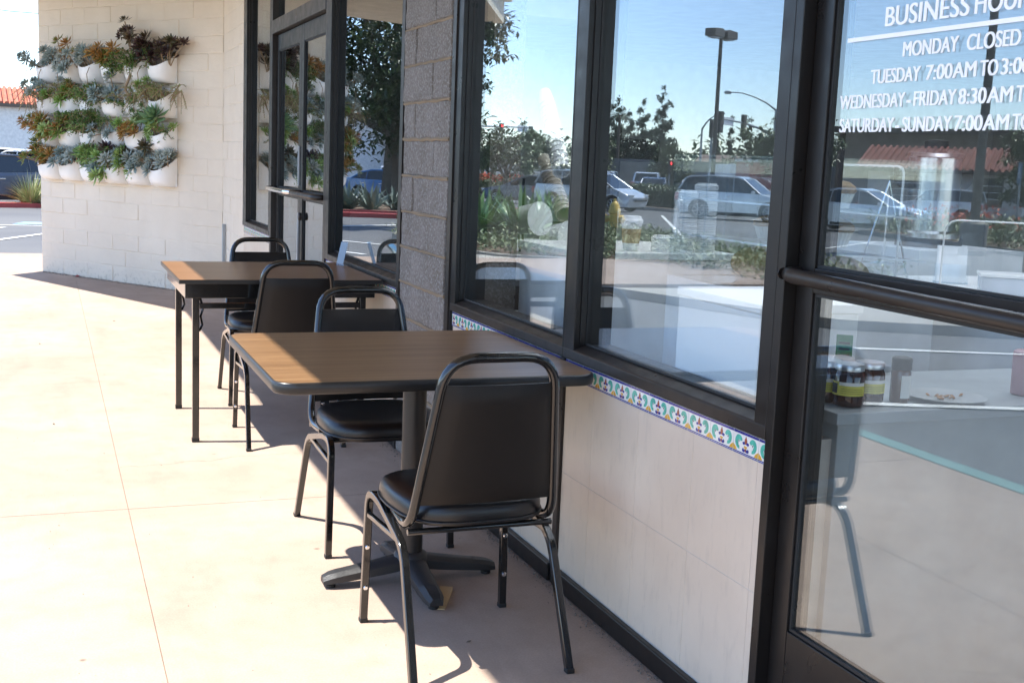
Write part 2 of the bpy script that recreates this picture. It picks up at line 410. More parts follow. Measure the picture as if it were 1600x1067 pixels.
# painted marks of the lot, seen past the block wall and in the glass
stripe("stall_line", (-3.2, 19.0), (-1.3, 24.2), .12, LINE)
stripe("stall_line", (-4.2, 21.6), (-2.3, 25.4), .12, LINE)
lot_sheet("blue_stall_mark", [(-2.2,26.6),(-.6,26.6),(-.5,27.6),(-2.0,27.6)], M("faded_blue_paint", (.22,.32,.42), .7), .012)
stripe("stall_line", (-2.9, 26.2), (-.2, 26.2), .14, LINE)
for i in range(4): stripe("stall_line", (-2.75-.2*i, 4.6+i*2.75-3.9), (-6.6-.2*i, 4.6+i*2.75-5.2), .1, LINE)
stripe("lane_line", (-11, 22), (-22, 44), .12, LINE); stripe("stall_line", (-23.2, 40.0), (-27.5, 44.5), .12, LINE); stripe("stall_line", (-12.5, 21), (-19.5, 27), .1, LINE)
stripe("stop_line", (-3.2, 27.4), (-7.4, 30.2), .25, LINE)
lot_sheet("blue_kerb_strip", [(-3.15,16.4),(-3.3,16.4),(-4.6,22.5),(-4.48,22.5)], BLUEK, .03)

def raised_bed(name, poly, h, mats, kerb=.16, mat=MULCH, kmat=CONC):
    """A planting island: a kerb ring round a slightly mounded bed; structure."""
    k = len(poly); cx = sum(p[0] for p in poly)/k; cy = sum(p[1] for p in poly)/k
    def inset(p, d): v = Vector((cx-p[0], cy-p[1])); v.normalize(); return (p[0]+v.x*d, p[1]+v.y*d)
    mb = MB(); inn = [inset(p, kerb) for p in poly]
    vs = [(x,y,gz(x,y)-.1) for x,y in poly]+[(x,y,gz(x,y)+h) for x,y in poly]+[(x,y,gz(x,y)+h) for x,y in inn]+[(x,y,gz(x,y)+h-.05) for x,y in inn]
    fs = []
    for r in range(3):
        for i in range(k): fs.append((r*k+i, r*k+(i+1)%k, (r+1)*k+(i+1)%k, (r+1)*k+i))
    mb.add(vs, fs, kmat); tag(mb.build(name+"_kerb"), kind="structure")
    b = MB(); vs = [(x,y,gz(x,y)+h-.02) for x,y in inn]+[(cx,cy,gz(cx,cy)+h+.05)]
    b.add(vs, [(i,(i+1)%k,k) for i in range(k)], mat); tag(b.build(name+"_soil"), kind="structure")
    return inn, (cx, cy)
def inside(p, poly):
    x, y = p; c = False
    for i in range(len(poly)):
        (x1,y1),(x2,y2) = poly[i], poly[i-1]
        if (y1 > y) != (y2 > y) and x < (x2-x1)*(y-y1)/(y2-y1)+x1: c = not c
    return c
def cover(name, poly, n, h, hs, mats, kind="stuff", leafs=(.05,.025), dens=9, z0=.12):
    """Low ground cover nobody could count: clumps of little leaves over a bed."""
    mb = MB(); xs = [p[0] for p in poly]; ys = [p[1] for p in poly]
    k = 0
    while k < n:
        p = (random.uniform(min(xs), max(xs)), random.uniform(min(ys), max(ys)))
        if not inside(p, poly): continue
        k += 1; s = random.uniform(.6, 1.3)*h; z = gz(*p)+z0
        for i in range(dens):
            c = Vector((p[0]+random.gauss(0, hs), p[1]+random.gauss(0, hs), z+random.random()*s))
            d = Vector((random.uniform(-1,1), random.uniform(-1,1), random.uniform(-.2,1)))
            mb.card(c, d, (0,0,1), leafs[0]*random.uniform(.7,1.5), leafs[1]*random.uniform(.7,1.4), random.choice(mats))
    o = mb.build(name); return tag(o, kind=kind)

# ------------------------------------------------------------------ shop front
XF, XG = -.015, .029       # outer face of the frames, glass
ZT = 2.72                  # heads of the windows
def frame_bar(mb, y0, y1, z0, z1, x0=XF, x1=.115, mat=BRONZE): mb.box(x0, x1, y0, y1, z0, z1, mat)
def window(name, label, y0, y1, zs=.79, far=None, g=GLASS, left_w=.07, right_w=.06):
    """Window between y0 (near) and y1 (far): jambs, glazing stops, head, sill and pane."""
    t = thing(name, label, "window", (0, (y0+y1)/2, zs)); o = Vector((0, (y0+y1)/2, zs))
    def B(nm, mb, **k):
        ob = mb.build(nm, t, **k); ob.location = -o; return ob
    m = MB(); frame_bar(m, y0, y0+right_w, zs, ZT); frame_bar(m, y1-left_w, y1, zs, ZT)
    frame_bar(m, y0+right_w+.001, y1-left_w-.001, ZT-.06, ZT)
    B("frame", m, bevel=.002)
    s = MB()                                                  # glazing stops, a step inside the frame
    s.box(.004, XG-.006, y1-left_w-.006, y1-left_w-.001, zs+.022, ZT-.061, BRONZE)
    s.box(.004, XG-.006, y0+right_w+.001, y0+right_w+.006, zs+.022, ZT-.061, BRONZE)
    s.box(XG-.0055, XG-.0005, y1-left_w-.009, y1-left_w-.001, zs+.024, ZT-.061, SEAL)
    s.box(XG-.0055, XG-.0005, y0+right_w+.001, y0+right_w+.009, zs+.024, ZT-.061, SEAL); s.box(XG-.0055, XG-.0005, y0+right_w+.0095, y1-left_w-.0095, zs+.0225, zs+.029, SEAL)
    B("glazing_stop", s)
    l = MB()                                                  # sill: face, sloping ledge, upstand
    a, b = y0+right_w+.001, y1-left_w-.001
    l.prism([(-.0165, zs-.027), (-.0165, zs+.003), (-.012, zs+.007), (XG-.001, zs+.022), (.115, zs+.022), (.115, zs-.027)], a-right_w-.001, b+left_w+.001, BRONZE2, axis='y')
    B("sill", l, bevel=.0015)
    p = MB(); p.box(XG, XG+.006, y0+right_w-.01, y1-left_w+.01, zs+.0225, ZT-.05, g); B("glass_pane", p)
    return t
# prism axis 'y' maps (a,b)->(x,z)
window("shop_window", "large shop window beside the glass door, white cups and bakery case behind it", 2.30, 3.468, right_w=.05, left_w=.077)
window("shop_window", "shop window just right of the grey block pillar, tilted cups inside", 3.470, 4.632, right_w=.01, left_w=.056)
window("shop_window", "tall tinted window left of the grey block pillar, above the folding table", 5.43, 7.035, g=GLASSD, right_w=.03, left_w=.095)
window("shop_window", "narrow tinted sidelight window between the cream wall and the double doors", 8.93, 10.22, g=GLASSD, left_w=.16, right_w=.05)

def door_leaf(t, o, y0, y1, z0, z1, xf, stile, bot, g, rail=1.135, railh=.075, top=.11):
    def B(nm, mb, **k):
        ob = mb.build(nm, t, **k); ob.location = -Vector(o); return ob
    m = MB()
    m.box(xf, xf+.045, y0, y0+stile, z0, z1, BRONZE); m.box(xf, xf+.045, y1-stile, y1, z0, z1, BRONZE)
    m.box(xf+.001, xf+.044, y0+stile+.0005, y1-stile-.0005, z0, z0+bot, BRONZE); m.box(xf+.001, xf+.044, y0+stile+.0005, y1-stile-.0005, z1-top, z1, BRONZE)
    m.box(xf+.001, xf+.044, y0+stile+.0005, y1-stile-.0005, rail-railh/2, rail+railh/2, BRONZE)
    B("door_frame", m, bevel=.002)
    s = MB(); a, b = y0+stile, y1-stile
    for za, zb in ((z0+bot, rail-railh/2), (rail+railh/2, z1-top)):
        for q in ((b-.007, b-.0005), (a+.0005, a+.007)): s.box(xf+.007, xf+.0125, q[0], q[1], za+.008, zb-.008, SEAL)
        s.box(xf+.007, xf+.0125, a+.001, b-.001, za+.0005, za+.0075, SEAL); s.box(xf+.007, xf+.0125, a+.001, b-.001, zb-.0075, zb-.0005, SEAL)
    B("glazing_gasket", s)
    for za, zb in ((z0+bot, rail-railh/2), (rail+railh/2, z1-top)):
        p = MB(); p.box(xf+.013, xf+.019, a-.006, b+.006, za-.006, zb+.006, g); B("glass_pane", p)
    return B
# near glass door with the opening hours
dt = thing("glass_door", "glass shop door with white opening hours lettering and a dark push bar", "door", (0, 1.7, 0))
DB = door_leaf(dt, (0,1.7,0), 1.17, 2.2675, .012, 2.25, .018, .060, .322, GLASS, rail=1.14, railh=.055)
m = MB(); m.tube([(.016, 2.262, 1.150), (-.020, 2.245, 1.150), (-.034, 2.21, 1.1495), (-.06, 1.75, 1.146), (-.075, 1.24, 1.142), (-.03, 1.205, 1.142), (.01, 1.2, 1.142)], .0165, BRONZE2, 14)
DB("push_bar", m, smooth=True, autos=50)
m = MB(); m.lathe([(.013,0),(.013,.004),(.009,.0045)], BRONZE, 14, (-.0225, 2.2645, 1.150), (0,1,0)); m.lathe([(.006,0),(.006,.003)], SEAL, 6, (-.0225, 2.2685, 1.150), (0,1,0)); DB("bar_end_screw", m)
def letters(txt, y0, y1, z, cap, bold=.0):
    cu = bpy.data.curves.new("t", 'FONT'); cu.body = txt; cu.size = 1; cu.extrude = .0; cu.offset = bold/ cap*.72
    ob = bpy.data.objects.new("t", cu); COL.objects.link(ob)
    bpy.context.view_layer.update()
    dg = bpy.context.evaluated_depsgraph_get(); me = bpy.data.meshes.new_from_object(ob.evaluated_get(dg))
    xs = [v.co.x for v in me.vertices]; ys = [v.co.y for v in me.vertices]
    x0, x1, b0, b1 = min(xs), max(xs), min(ys), max(ys)
    if txt in '-': b0, b1 = b0-.25, b0+.48
    out = ([(0, 0, 0)]*0, [])
    for v in me.vertices: out[0].append((y0-(v.co.x-x0)/(x1-x0)*(y0-y1), z+(v.co.y-max(b0, 0 if txt != '-' else b0))*cap/ (b1-max(b0,0 if txt != '-' else b0))))
    for p in me.polygons: out[1].append(tuple(p.vertices))
    bpy.data.objects.remove(ob); bpy.data.curves.remove(cu); bpy.data.meshes.remove(me)
    return out
LX = .0302
m = MB()
LINES = [("BUSINESS",2.073,1.834,1.673,.0385),("HOURS",1.818,1.665,1.673,.0385),("MONDAY",2.010,1.854,1.609,.029),("CLOSED",1.830,1.698,1.609,.029),
 ("TUESDAY",2.105,1.954,1.560,.0285),("7:00",1.936,1.864,1.560,.0285),("AM",1.861,1.801,1.560,.0285),("TO",1.790,1.746,1.560,.0285),("3:00",1.737,1.668,1.560,.0285),("PM",1.664,1.606,1.560,.0285),
 ("WEDNESDAY",2.203,1.993,1.511,.0285),("-",1.988,1.974,1.518,.03),("FRIDAY",1.965,1.847,1.511,.0285),("8:30",1.839,1.769,1.511,.0285),("AM",1.765,1.704,1.511,.0285),("TO",1.694,1.650,1.511,.0285),
 ("SATURDAY",2.198,2.020,1.462,.0285),("-",2.015,2.002,1.469,.03),("SUNDAY",1.993,1.853,1.462,.0285),("7:00",1.844,1.772,1.462,.0285),("AM",1.769,1.707,1.462,.0285),("TO",1.697,1.653,1.462,.0285)]
for tx, a, b, z, cap in LINES:
    a, b, z = a*.988, b*.988, 1.37+(z-1.37)*.988
    if tx == '-': m.add([(LX,a,z),(LX,b,z),(LX,b,z+.0055),(LX,a,z+.0055)], [(0,1,2,3)], LETTER); continue
    V, Fc = letters(tx, a, b, z, cap*.988)
    for q, sh_ in enumerate((-.0011, 0, .0011)): m.add([(LX-.00025*q, y+sh_, zz) for y, zz in V], Fc, LETTER)
m.add([(LX,2.168,1.6463),(LX,1.34,1.6463),(LX,1.34,1.655),(LX,2.168,1.655)], [(0,1,2,3)], LETTER)
lo = DB("lettering", m); sm = lo.modifiers.new("thickness", 'SOLIDIFY'); sm.thickness = .0006; sm.offset = 0
dt2 = thing("door_surround", "dark bronze jamb and transom frame round the near glass door", "door frame", (0, 1.7, 0))
m = MB(); m.box(XF, .115, 2.2695, 2.2995, 0, ZT, BRONZE); m.box(XF, .115, 1.10, 1.165, 0, ZT, BRONZE); m.box(XF, .115, 1.1655, 2.269, 2.255, 2.32, BRONZE); m.box(XF, .115, 1.1655, 2.269, ZT-.05, ZT, BRONZE)
m.box(.066, .115, 2.262, 2.2692, 0, 2.25, SEAL)
o = m.build("frame", dt2, bevel=.002); o.location = (0,-1.7,0)
m = MB(); m.box(XG, XG+.006, 1.166, 2.269, 2.321, ZT-.051, GLASS); o = m.build("glass_pane", dt2); o.location = (0,-1.7,0)
m = MB(); m.box(-.03, .12, 1.166, 2.269, 0, .010, BRONZE2); o = m.build("threshold", dt2); o.location = (0,-1.7,0)
# far double doors
ft = thing("double_door", "far pair of tinted glass doors in dark bronze frames beside the cream wall", "door", (0, 7.98, 0)); FO = (0,7.98,0)
door_leaf(ft, FO, 7.095, 7.965, .012, 2.20, .02, .075, .25, GLASSD, rail=1.10, railh=.05)
FB = door_leaf(ft, FO, 7.968, 8.865, .012, 2.20, .02, .075, .25, GLASSD, rail=1.10, railh=.05)
m = MB(); m.box(XF,.115,7.0355,7.09,0,ZT,BRONZE2); m.box(XF,.115,8.87,8.9295,0,ZT,BRONZE2); m.box(XF-.004,.115,7.0905,8.8695,2.205,2.30,BRONZE2); m.box(XF,.115,7.0905,8.8695,ZT-.05,ZT,BRONZE); FB("door_surround", m, bevel=.003)
m = MB(); m.box(XG,XG+.006,7.0905,8.8695,2.301,ZT-.051,GLASSD); FB("transom_pane", m)
for y0, y1 in ((7.13,7.93),(8.0,8.83)):
    m = MB(); m.tube([(.02,y0,1.115),(-.05,y0+.02,1.115),(-.06,y0+.1,1.115),(-.06,y1-.1,1.115),(-.05,y1-.02,1.115),(.02,y1,1.115)], .018, STEEL if y0 > 7.5 else BRONZE2, 10); FB("push_bar", m, smooth=True)
m = MB(); m.box(.008,.019,7.975,8.0,.62,.98,GALV); m.box(.008,.019,7.972,7.995,1.16,1.42,GALV); FB("astragal_plate", m, bevel=.001)
m = MB(); m.lathe([(.026,0),(.026,.014),(.02,.018)], BRONZE2, 16, (.019,7.92,.96), (-1,0,0)); FB("lock_cylinder", m)
# grey block pillar
def block_course(mb, mat, x0, x1, z0, h, cuts, jit, along='y'):
    pass
pt = thing("block_pillar", "rough grey concrete block pillar between the two shop windows", "pillar", (0, 5.03, 0))
m = MB(); random.seed(11); H = .1613
for k in range(18):
    z0 = k*H; cuts = [4.700, 5.195, 5.375] if k % 2 else [4.700, 4.915, 5.375]
    if k % 4 == 2: cuts = [4.700, 4.93, 5.375]
    for a, b in zip(cuts[:-1], cuts[1:]):
        j = random.uniform(-.004, .005)
        m.box(-.022+j, .3, a+.003, b-.003, z0+.005, z0+H-.004, ROUGH)
o = m.build("block", pt, bevel=.007, seg=2); o.location = (0,-5.03,0)
sb = o.modifiers.new("sub", 'SUBSURF'); sb.subdivision_type = 'SIMPLE'; sb.levels = sb.render_levels = 3
tx = bpy.data.textures.new("split_face", 'CLOUDS'); tx.noise_scale = .05; tx.noise_depth = 3
dm = o.modifiers.new("disp", 'DISPLACE'); dm.texture = tx; dm.strength = .010; dm.mid_level = .5; dm.texture_coords = 'GLOBAL'
m = MB()
m.box(-.012,.29,4.6985,5.3765,0,2.9,ROUGH)
for k in range(1,18):
    z = k*H; pts = [(-.016, 4.70+.675*i/14, z+random.uniform(-.003,.003)) for i in range(15)]; m.tube(pts, [random.uniform(.006,.0095) for _ in pts], MORTAR, 6)
o = m.build("mortar", pt); o.location = (0,-5.03,0)
m = MB(); m.box(-.020,.1,5.389,5.429,0,ZT,BRONZE2); m.box(-.022,.1,4.641,4.683,0,ZT,BRONZE2); m.box(-.014,.1,4.6335,4.6405,0,ZT,SEAL); m.box(-.010,.1,4.6835,4.699,0,ZT,SEAL); m.box(-.010,.1,5.3775,5.3885,0,ZT,SEAL)
o = m.build("edge_trim", pt); o.location = (0,-5.03,0)

# low tiled walls below the windows
def tile_mat():
    m, n, b = newmat("travertine_tile"); v = coords(n); vs = coords(n, (1, 3.2, .9))
    c = ramp(n, noise(n, v, 2.2, 5, .6), [(.3, (.60,.495,.39)), (.7, (.68,.58,.465))])
    c = mixc(n, ramp(n, noise(n, vs, 9, 6, .7), [(.52, (0,0,0)), (.72, (.55,.55,.55))]), c, (.50,.42,.34))
    c = mixc(n, ramp(n, noise(n, v, 30, 8, .75), [(.66, (0,0,0)), (.70, (.4,.4,.4))]), c, (.38,.32,.27))
    n.links.new(c, b.inputs['Base Color']); b.inputs['Roughness'].default_value = .42
    bump(n, b, noise(n, v, 60, 6, .7), .12, .003); return m
TILE = tile_mat(); GROUT = M("tile_grout", (.55,.51,.46), .9)
TW = M("white_glazed_tile", (.74,.72,.66), .12, var=.05); TB = M("cobalt_glaze", (.05,.045,.23), .12, var=.3, scale=60); TG = M("green_glaze", (.09,.40,.30), .14, var=.25, scale=60)
TY = M("yellow_glaze", (.68,.38,.05), .14, var=.15, scale=60); TR = M("red_brown_glaze", (.36,.11,.06), .14, var=.2, scale=60); TGD = M("dark_outline_glaze", (.03,.06,.07), .15)
def low_wall(label, y0, y1, band_phase, vj, bev=True, sill=.757):
    t = thing("tiled_low_wall", label, "low wall", (0,(y0+y1)/2,0)); O = -Vector((0,(y0+y1)/2,0))
    m = MB(); g = .0008
    vs = [y0]+[v for v in vj if y0+.02 < v < y1-.02]+[y1]
    for a, b in zip(vs[:-1], vs[1:]):
        for z0, z1 in ((.066,.385),(.385,.6985)): m.box(0, .05, a+g, b-g, z0+g, z1-g, TILE)
    m.box(.0012, .2, y0, y1, 0, .756, GROUT)
    o = m.build("tile", t, bevel=.001); o.location = O
    bm_ = MB(); P = .1107; k0 = math.floor((y0-band_phase)/P)
    for k in range(k0, k0+200):
        a = band_phase+k*P; b = a+P
        lo, hi = max(a, y0), min(b, y1)
        if lo >= y1: break
        if hi-lo < .012: continue
        zb, zt = .6995, .7565; bm_.box(-.0035, .0024, lo+.0008, hi-.0008, zb, zt, TW)
        def flat(poly, mat, x=-.0040):
            q = [(y, z) for y, z in poly]
            if min(p[0] for p in q) < lo+.0009 or max(p[0] for p in q) > hi-.0009:
                q = [(min(max(y, lo+.0009), hi-.0009), z) for y, z in q]
            bm_.prism(q, x, -.0034, mat, axis='x')
        def Y(u): return b-u*P              # u runs left to right as seen from outside
        def Z(w): return zb+w*(zt-zb)
        flat([(Y(.01),Z(.88)),(Y(.99),Z(.88)),(Y(.99),Z(.985)),(Y(.01),Z(.985))], TB)
        flat([(Y(.01),Z(.015)),(Y(.99),Z(.015)),(Y(.99),Z(.055)),(Y(.01),Z(.055))], TB); flat([(Y(.01),Z(.075)),(Y(.99),Z(.075)),(Y(.99),Z(.115)),(Y(.01),Z(.115))], TB)
        for sgn in (-1, 1):                 # green scrolls curling in from both sides
            cu, cw = .5+sgn*.27, .55
            outer = []; inner = []
            for i in range(13):
                an = R(-100+i*22); ro = .215-.004*i; ri = .055+.006*max(0,i-9)+(.06 if i < 2 else 0)
                outer.append((cu+sgn*math.cos(an)*ro*.8, cw+math.sin(an)*ro*1.55)); inner.append((cu+sgn*math.cos(an)*ri*.8, cw-.02+math.sin(an)*ri*1.45))
            for i in range(12):
                flat([(Y(outer[i][0]),Z(outer[i][1])),(Y(outer[i+1][0]),Z(outer[i+1][1])),(Y(inner[i+1][0]),Z(inner[i+1][1])),(Y(inner[i][0]),Z(inner[i][1]))], TG)
            flat([(Y(cu-sgn*.02),Z(.56)),(Y(cu+sgn*.01),Z(.5)),(Y(cu+sgn*.02),Z(.6))], TGD, -.0043)
            u0 = .5+sgn*.5
            flat([(Y(u0-sgn*.012),Z(.13)),(Y(u0-sgn*.16),Z(.13)),(Y(u0-sgn*.10),Z(.27)),(Y(u0-sgn*.012),Z(.37))], TY, -.0041)
            flat([(Y(.5+sgn*.02),Z(.5)),(Y(.5+sgn*.10),Z(.46)),(Y(.5+sgn*.13),Z(.56)),(Y(.5+sgn*.06),Z(.60)),(Y(.5+sgn*.02),Z(.57))], TB, -.0044)
            flat([(Y(.5+sgn*.02),Z(.20)),(Y(.5+sgn*.06),Z(.15)),(Y(.5+sgn*.12),Z(.18)),(Y(.5+sgn*.13),Z(.27)),(Y(.5+sgn*.09),Z(.33)),(Y(.5+sgn*.07),Z(.26)),(Y(.5+sgn*.03),Z(.29))], TB, -.0044)
        flat([(Y(.5),Z(.84)),(Y(.45),Z(.66)),(Y(.48),Z(.50)),(Y(.52),Z(.50)),(Y(.55),Z(.66))], TR, -.0045)
        flat([(Y(.44),Z(.42)),(Y(.56),Z(.42)),(Y(.54),Z(.33)),(Y(.46),Z(.33))], TY, -.0045); flat([(Y(.47),Z(.31)),(Y(.53),Z(.31)),(Y(.5),Z(.14))], TR, -.0045)
    o = bm_.build("tile_band", t); o.location = O
    m = MB(); m.box(-.020, .0, y0, y1, .003, .064, BRONZE); o = m.build("base_strip", t, bevel=.004); o.location = O
    return t
vj = [2.96-.305*3+.305*i for i in range(9)]; vj = [2.345,2.645,2.955,3.258]
low_wall("cream tiled low wall with painted tile band, under the window by the door", 2.3005, 3.468, 2.45-.1107*2, vj)
low_wall("cream tiled low wall with painted tile band, behind the nearest table", 3.505, 4.632, 2.45-.1107*2, [3.8,4.1,4.4])
low_wall("cream tiled low wall left of the block pillar, behind the folding table", 5.43, 7.034, 5.43, [5.73,6.03,6.33,6.63,6.93])
low_wall("short cream tiled wall under the narrow sidelight window", 8.931, 10.219, 8.931, [9.24,9.55,9.86])
m = MB(); m.box(-.010,.08,3.4685,3.5045,0,.757,BRONZE2); tag(m.build("bronze_trim_strip", bevel=.002), "upright bronze trim strip splitting the tiled low wall behind the table", "trim")

# cream painted block walls
WA = .595; WDX, WDY = -math.sin(WA), math.cos(WA)
def block_wall(name, label, L, Hh, loc, rz, odd=0, th=.2, half_end=True):
    t = thing(name, label, "wall", loc, rz); m = MB(); k = 0; z = 0
    while z < Hh-.02:
        x = -(.2 if (k+odd) % 2 else .4)*.98*random.uniform(.98,1.02); x = 0 - (0 if (k+odd)%2 == 0 else .205)
        while x < L-.01:
            a, b = max(x, 0), min(x+.41, L); x += .41
            if b-a < .02: continue
            j = random.uniform(-.0035, .0035); tl = random.uniform(-.0012,.0012)
            m.box(j, th, a+.0018, b-.0018, z+.002+tl, z+H-.002+tl, CREAM)
        z += H; k += 1
    m2 = MB(); m2.box(.0035, th-.004, .001, L-.001, 0, Hh-.05, CREAM)
    o = m.build("block", t, bevel=.008, seg=2)
    sb = o.modifiers.new("sub", 'SUBSURF'); sb.subdivision_type = 'SIMPLE'; sb.levels = sb.render_levels = 2
    tx = bpy.data.textures.get("slump") or bpy.data.textures.new("slump", 'CLOUDS'); tx.noise_scale = .09; tx.noise_depth = 3
    dm = o.modifiers.new("disp", 'DISPLACE'); dm.texture = tx; dm.strength = .009; dm.texture_coords = 'GLOBAL'
    m2.build("mortar_bed", t); return t
# local x = depth into wall, local y = along
random.seed(3)
wing = block_wall("cream_block_wall", "angled cream painted block wall that carries the white planters", 2.85, 3.0, (0, 11.55, 0), WA, 0)
ret = block_wall("cream_block_wall", "short cream block wall between the planter wall and the sidelight window", 1.325, 3.0, (0, 10.222, 0), 0, 1)
m = MB(); m.box(-.035,-.006,11.30,11.335,.25,.70,GALV); 
tag(m.build("corner_guard", bevel=.004), "grey upright metal strip low in the corner of the cream walls", "corner guard")
# the rest of the building: roof, side walls, overhang
m = MB()
m.box(-.0, .25, -6, 1.10, 0, 3.2, STUCCO)
tag(m.build("stucco_wall"), "plain wall of the shop front right of the glass door", "wall")
m = MB(); m.box(.0,.28,1.101,4.632,ZT+.001,3.25,SOFFIT); m.box(.0,.28,4.633,5.43,2.902,3.25,SOFFIT); m.box(.0,.28,5.431,10.22,ZT+.001,3.25,SOFFIT); m.box(0,.28,10.221,11.6,3.10,3.25,SOFFIT)
tag(m.build("shop_front_lintel"), "beige lintel wall above all the shop windows", "lintel")
m = MB()                        # overhang: deck and a boxed fascia edge that throws the shade
XE, ZE = -2.07, 3.0
wy = 10.75; ex, ey = XE-1.45, wy+3.05
m.prism([(.3,-7),(XE,-7),(XE,wy),(ex,ey),(ex+.9,ey+1.2),(.9,13.5),(.3,12.5)], ZE+.03, ZE+.10, SOFFIT)
tag(m.build("soffit"), "beige underside of the roof overhang above the walkway", "soffit")
m = MB()
for a, b in (((XE,-7),(XE,wy)),((XE,wy),(ex,ey))):
    a, b = Vector((*a,0)), Vector((*b,0)); d = (b-a).normalized(); nn = Vector((-d.y, d.x, 0)); c = (a+b)/2-nn*.06
    m.obox((c.x,c.y,ZE+.125), d*((b-a).length/2), nn*.058, (0,0,.125), SOFFIT)
tag(m.build("roof_fascia"), "beige boxed edge of the roof overhang", "fascia")
m = MB(); m.box(.29,.45,-7,12.4,3.3,3.5,STUCCO); m.box(2.5,12,-7,12.4,3.3,3.5,STUCCO); m.box(.451,2.499,-7,1.6,3.3,3.5,STUCCO); m.box(.451,2.499,6.6,12.4,3.3,3.5,STUCCO); m.prism([(12,12.401),(.29,12.401),(.9,13.5),(2.0,18),(12,18)], 3.3, 3.5, STUCCO); m.prism([(.28,-7),(XE-.1,-7),(XE-.1,wy),(ex-.1,ey),(ex+.9,ey+1.3),(.8,13.5),(.28,12.4)], 3.26, 3.4, STUCCO)
tag(m.build("flat_roof"), "flat roof of the shop", "roof")
sk = bpy.data.materials.new("added_skylight_panel"); sk.use_nodes = True; n_ = sk.node_tree; n_.nodes.clear()  # frosted roof panel added out of view to spread sunlight inside the shop
o_ = n_.nodes.new("ShaderNodeOutputMaterial"); t_ = n_.nodes.new("ShaderNodeBsdfTranslucent"); t_.inputs[0].default_value = (.86,.88,.90,1); n_.links.new(t_.outputs[0], o_.inputs[0])
m = MB(); m.add([(.44,1.59,3.51),(2.51,1.59,3.51),(2.51,6.61,3.51),(.44,6.61,3.51)], [(0,1,2,3)], sk)
t = thing("added_skylight", "unseen frosted roof panel added to brighten the shop counter", "added_skylight", (1.65,4.4,3.5)); o = m.build("panel", t); o.location = (-1.65,-4.4,-3.5)
m = MB(); m.box(.34,.4395,1.5,6.7,3.501,3.56,GALV); m.box(2.5105,2.6,1.5,6.7,3.501,3.56,GALV); m.box(.44,2.51,1.5,1.5895,3.501,3.56,GALV); m.box(.44,2.51,6.6105,6.7,3.501,3.56,GALV); o = m.build("frame", t); o.location = (-1.65,-4.4,-3.5)
m = MB(); m.box(.42,.449,1.6,6.6,2.901,3.299,INWALL); m.box(2.501,2.53,1.6,6.6,2.901,3.299,INWALL); m.box(.45,2.5,1.57,1.599,2.901,3.299,INWALL); m.box(.45,2.5,6.601,6.63,2.901,3.299,INWALL); o = m.build("shaft", t); o.location = (-1.65,-4.4,-3.5)
# interior shell
m = MB(); m.box(.116,11.5,-6,14.2,-.05,.002,INFLOOR); tag(m.build("shop_floor"), kind="structure")
m = MB(); m.box(.29,.45,-6,14.2,2.72,2.9,INCEIL); m.box(2.5,11.5,-6,14.2,2.72,2.9,INCEIL); m.box(.451,2.499,-6,1.6,2.72,2.9,INCEIL); m.box(.451,2.499,6.6,14.2,2.72,2.9,INCEIL); tag(m.build("shop_ceiling"), kind="structure")
m = MB(); m.box(4.06,11.5,14.0,14.2,.003,2.71,INWALL); m.box(.9,4.05,13.6,14.2,.003,2.71,INWALL); m.box(11.3,11.5,-5.99,13.99,.003,2.71,INWALL); m.box(.30,11.2,5.02,5.05,.003,2.71,INWALL) if False else None
tag(m.build("shop_back_wall"), "pale back wall inside the shop", "wall")
m = MB(); m.box(.30,1.9,7.6,8.0,2.33,2.715,SOFFIT); m.box(.30,.9,8.001,10,2.33,2.715,SOFFIT); tag(m.build("ceiling_bulkhead", bevel=.01), "beige bulkhead hanging under the shop ceiling", "bulkhead")
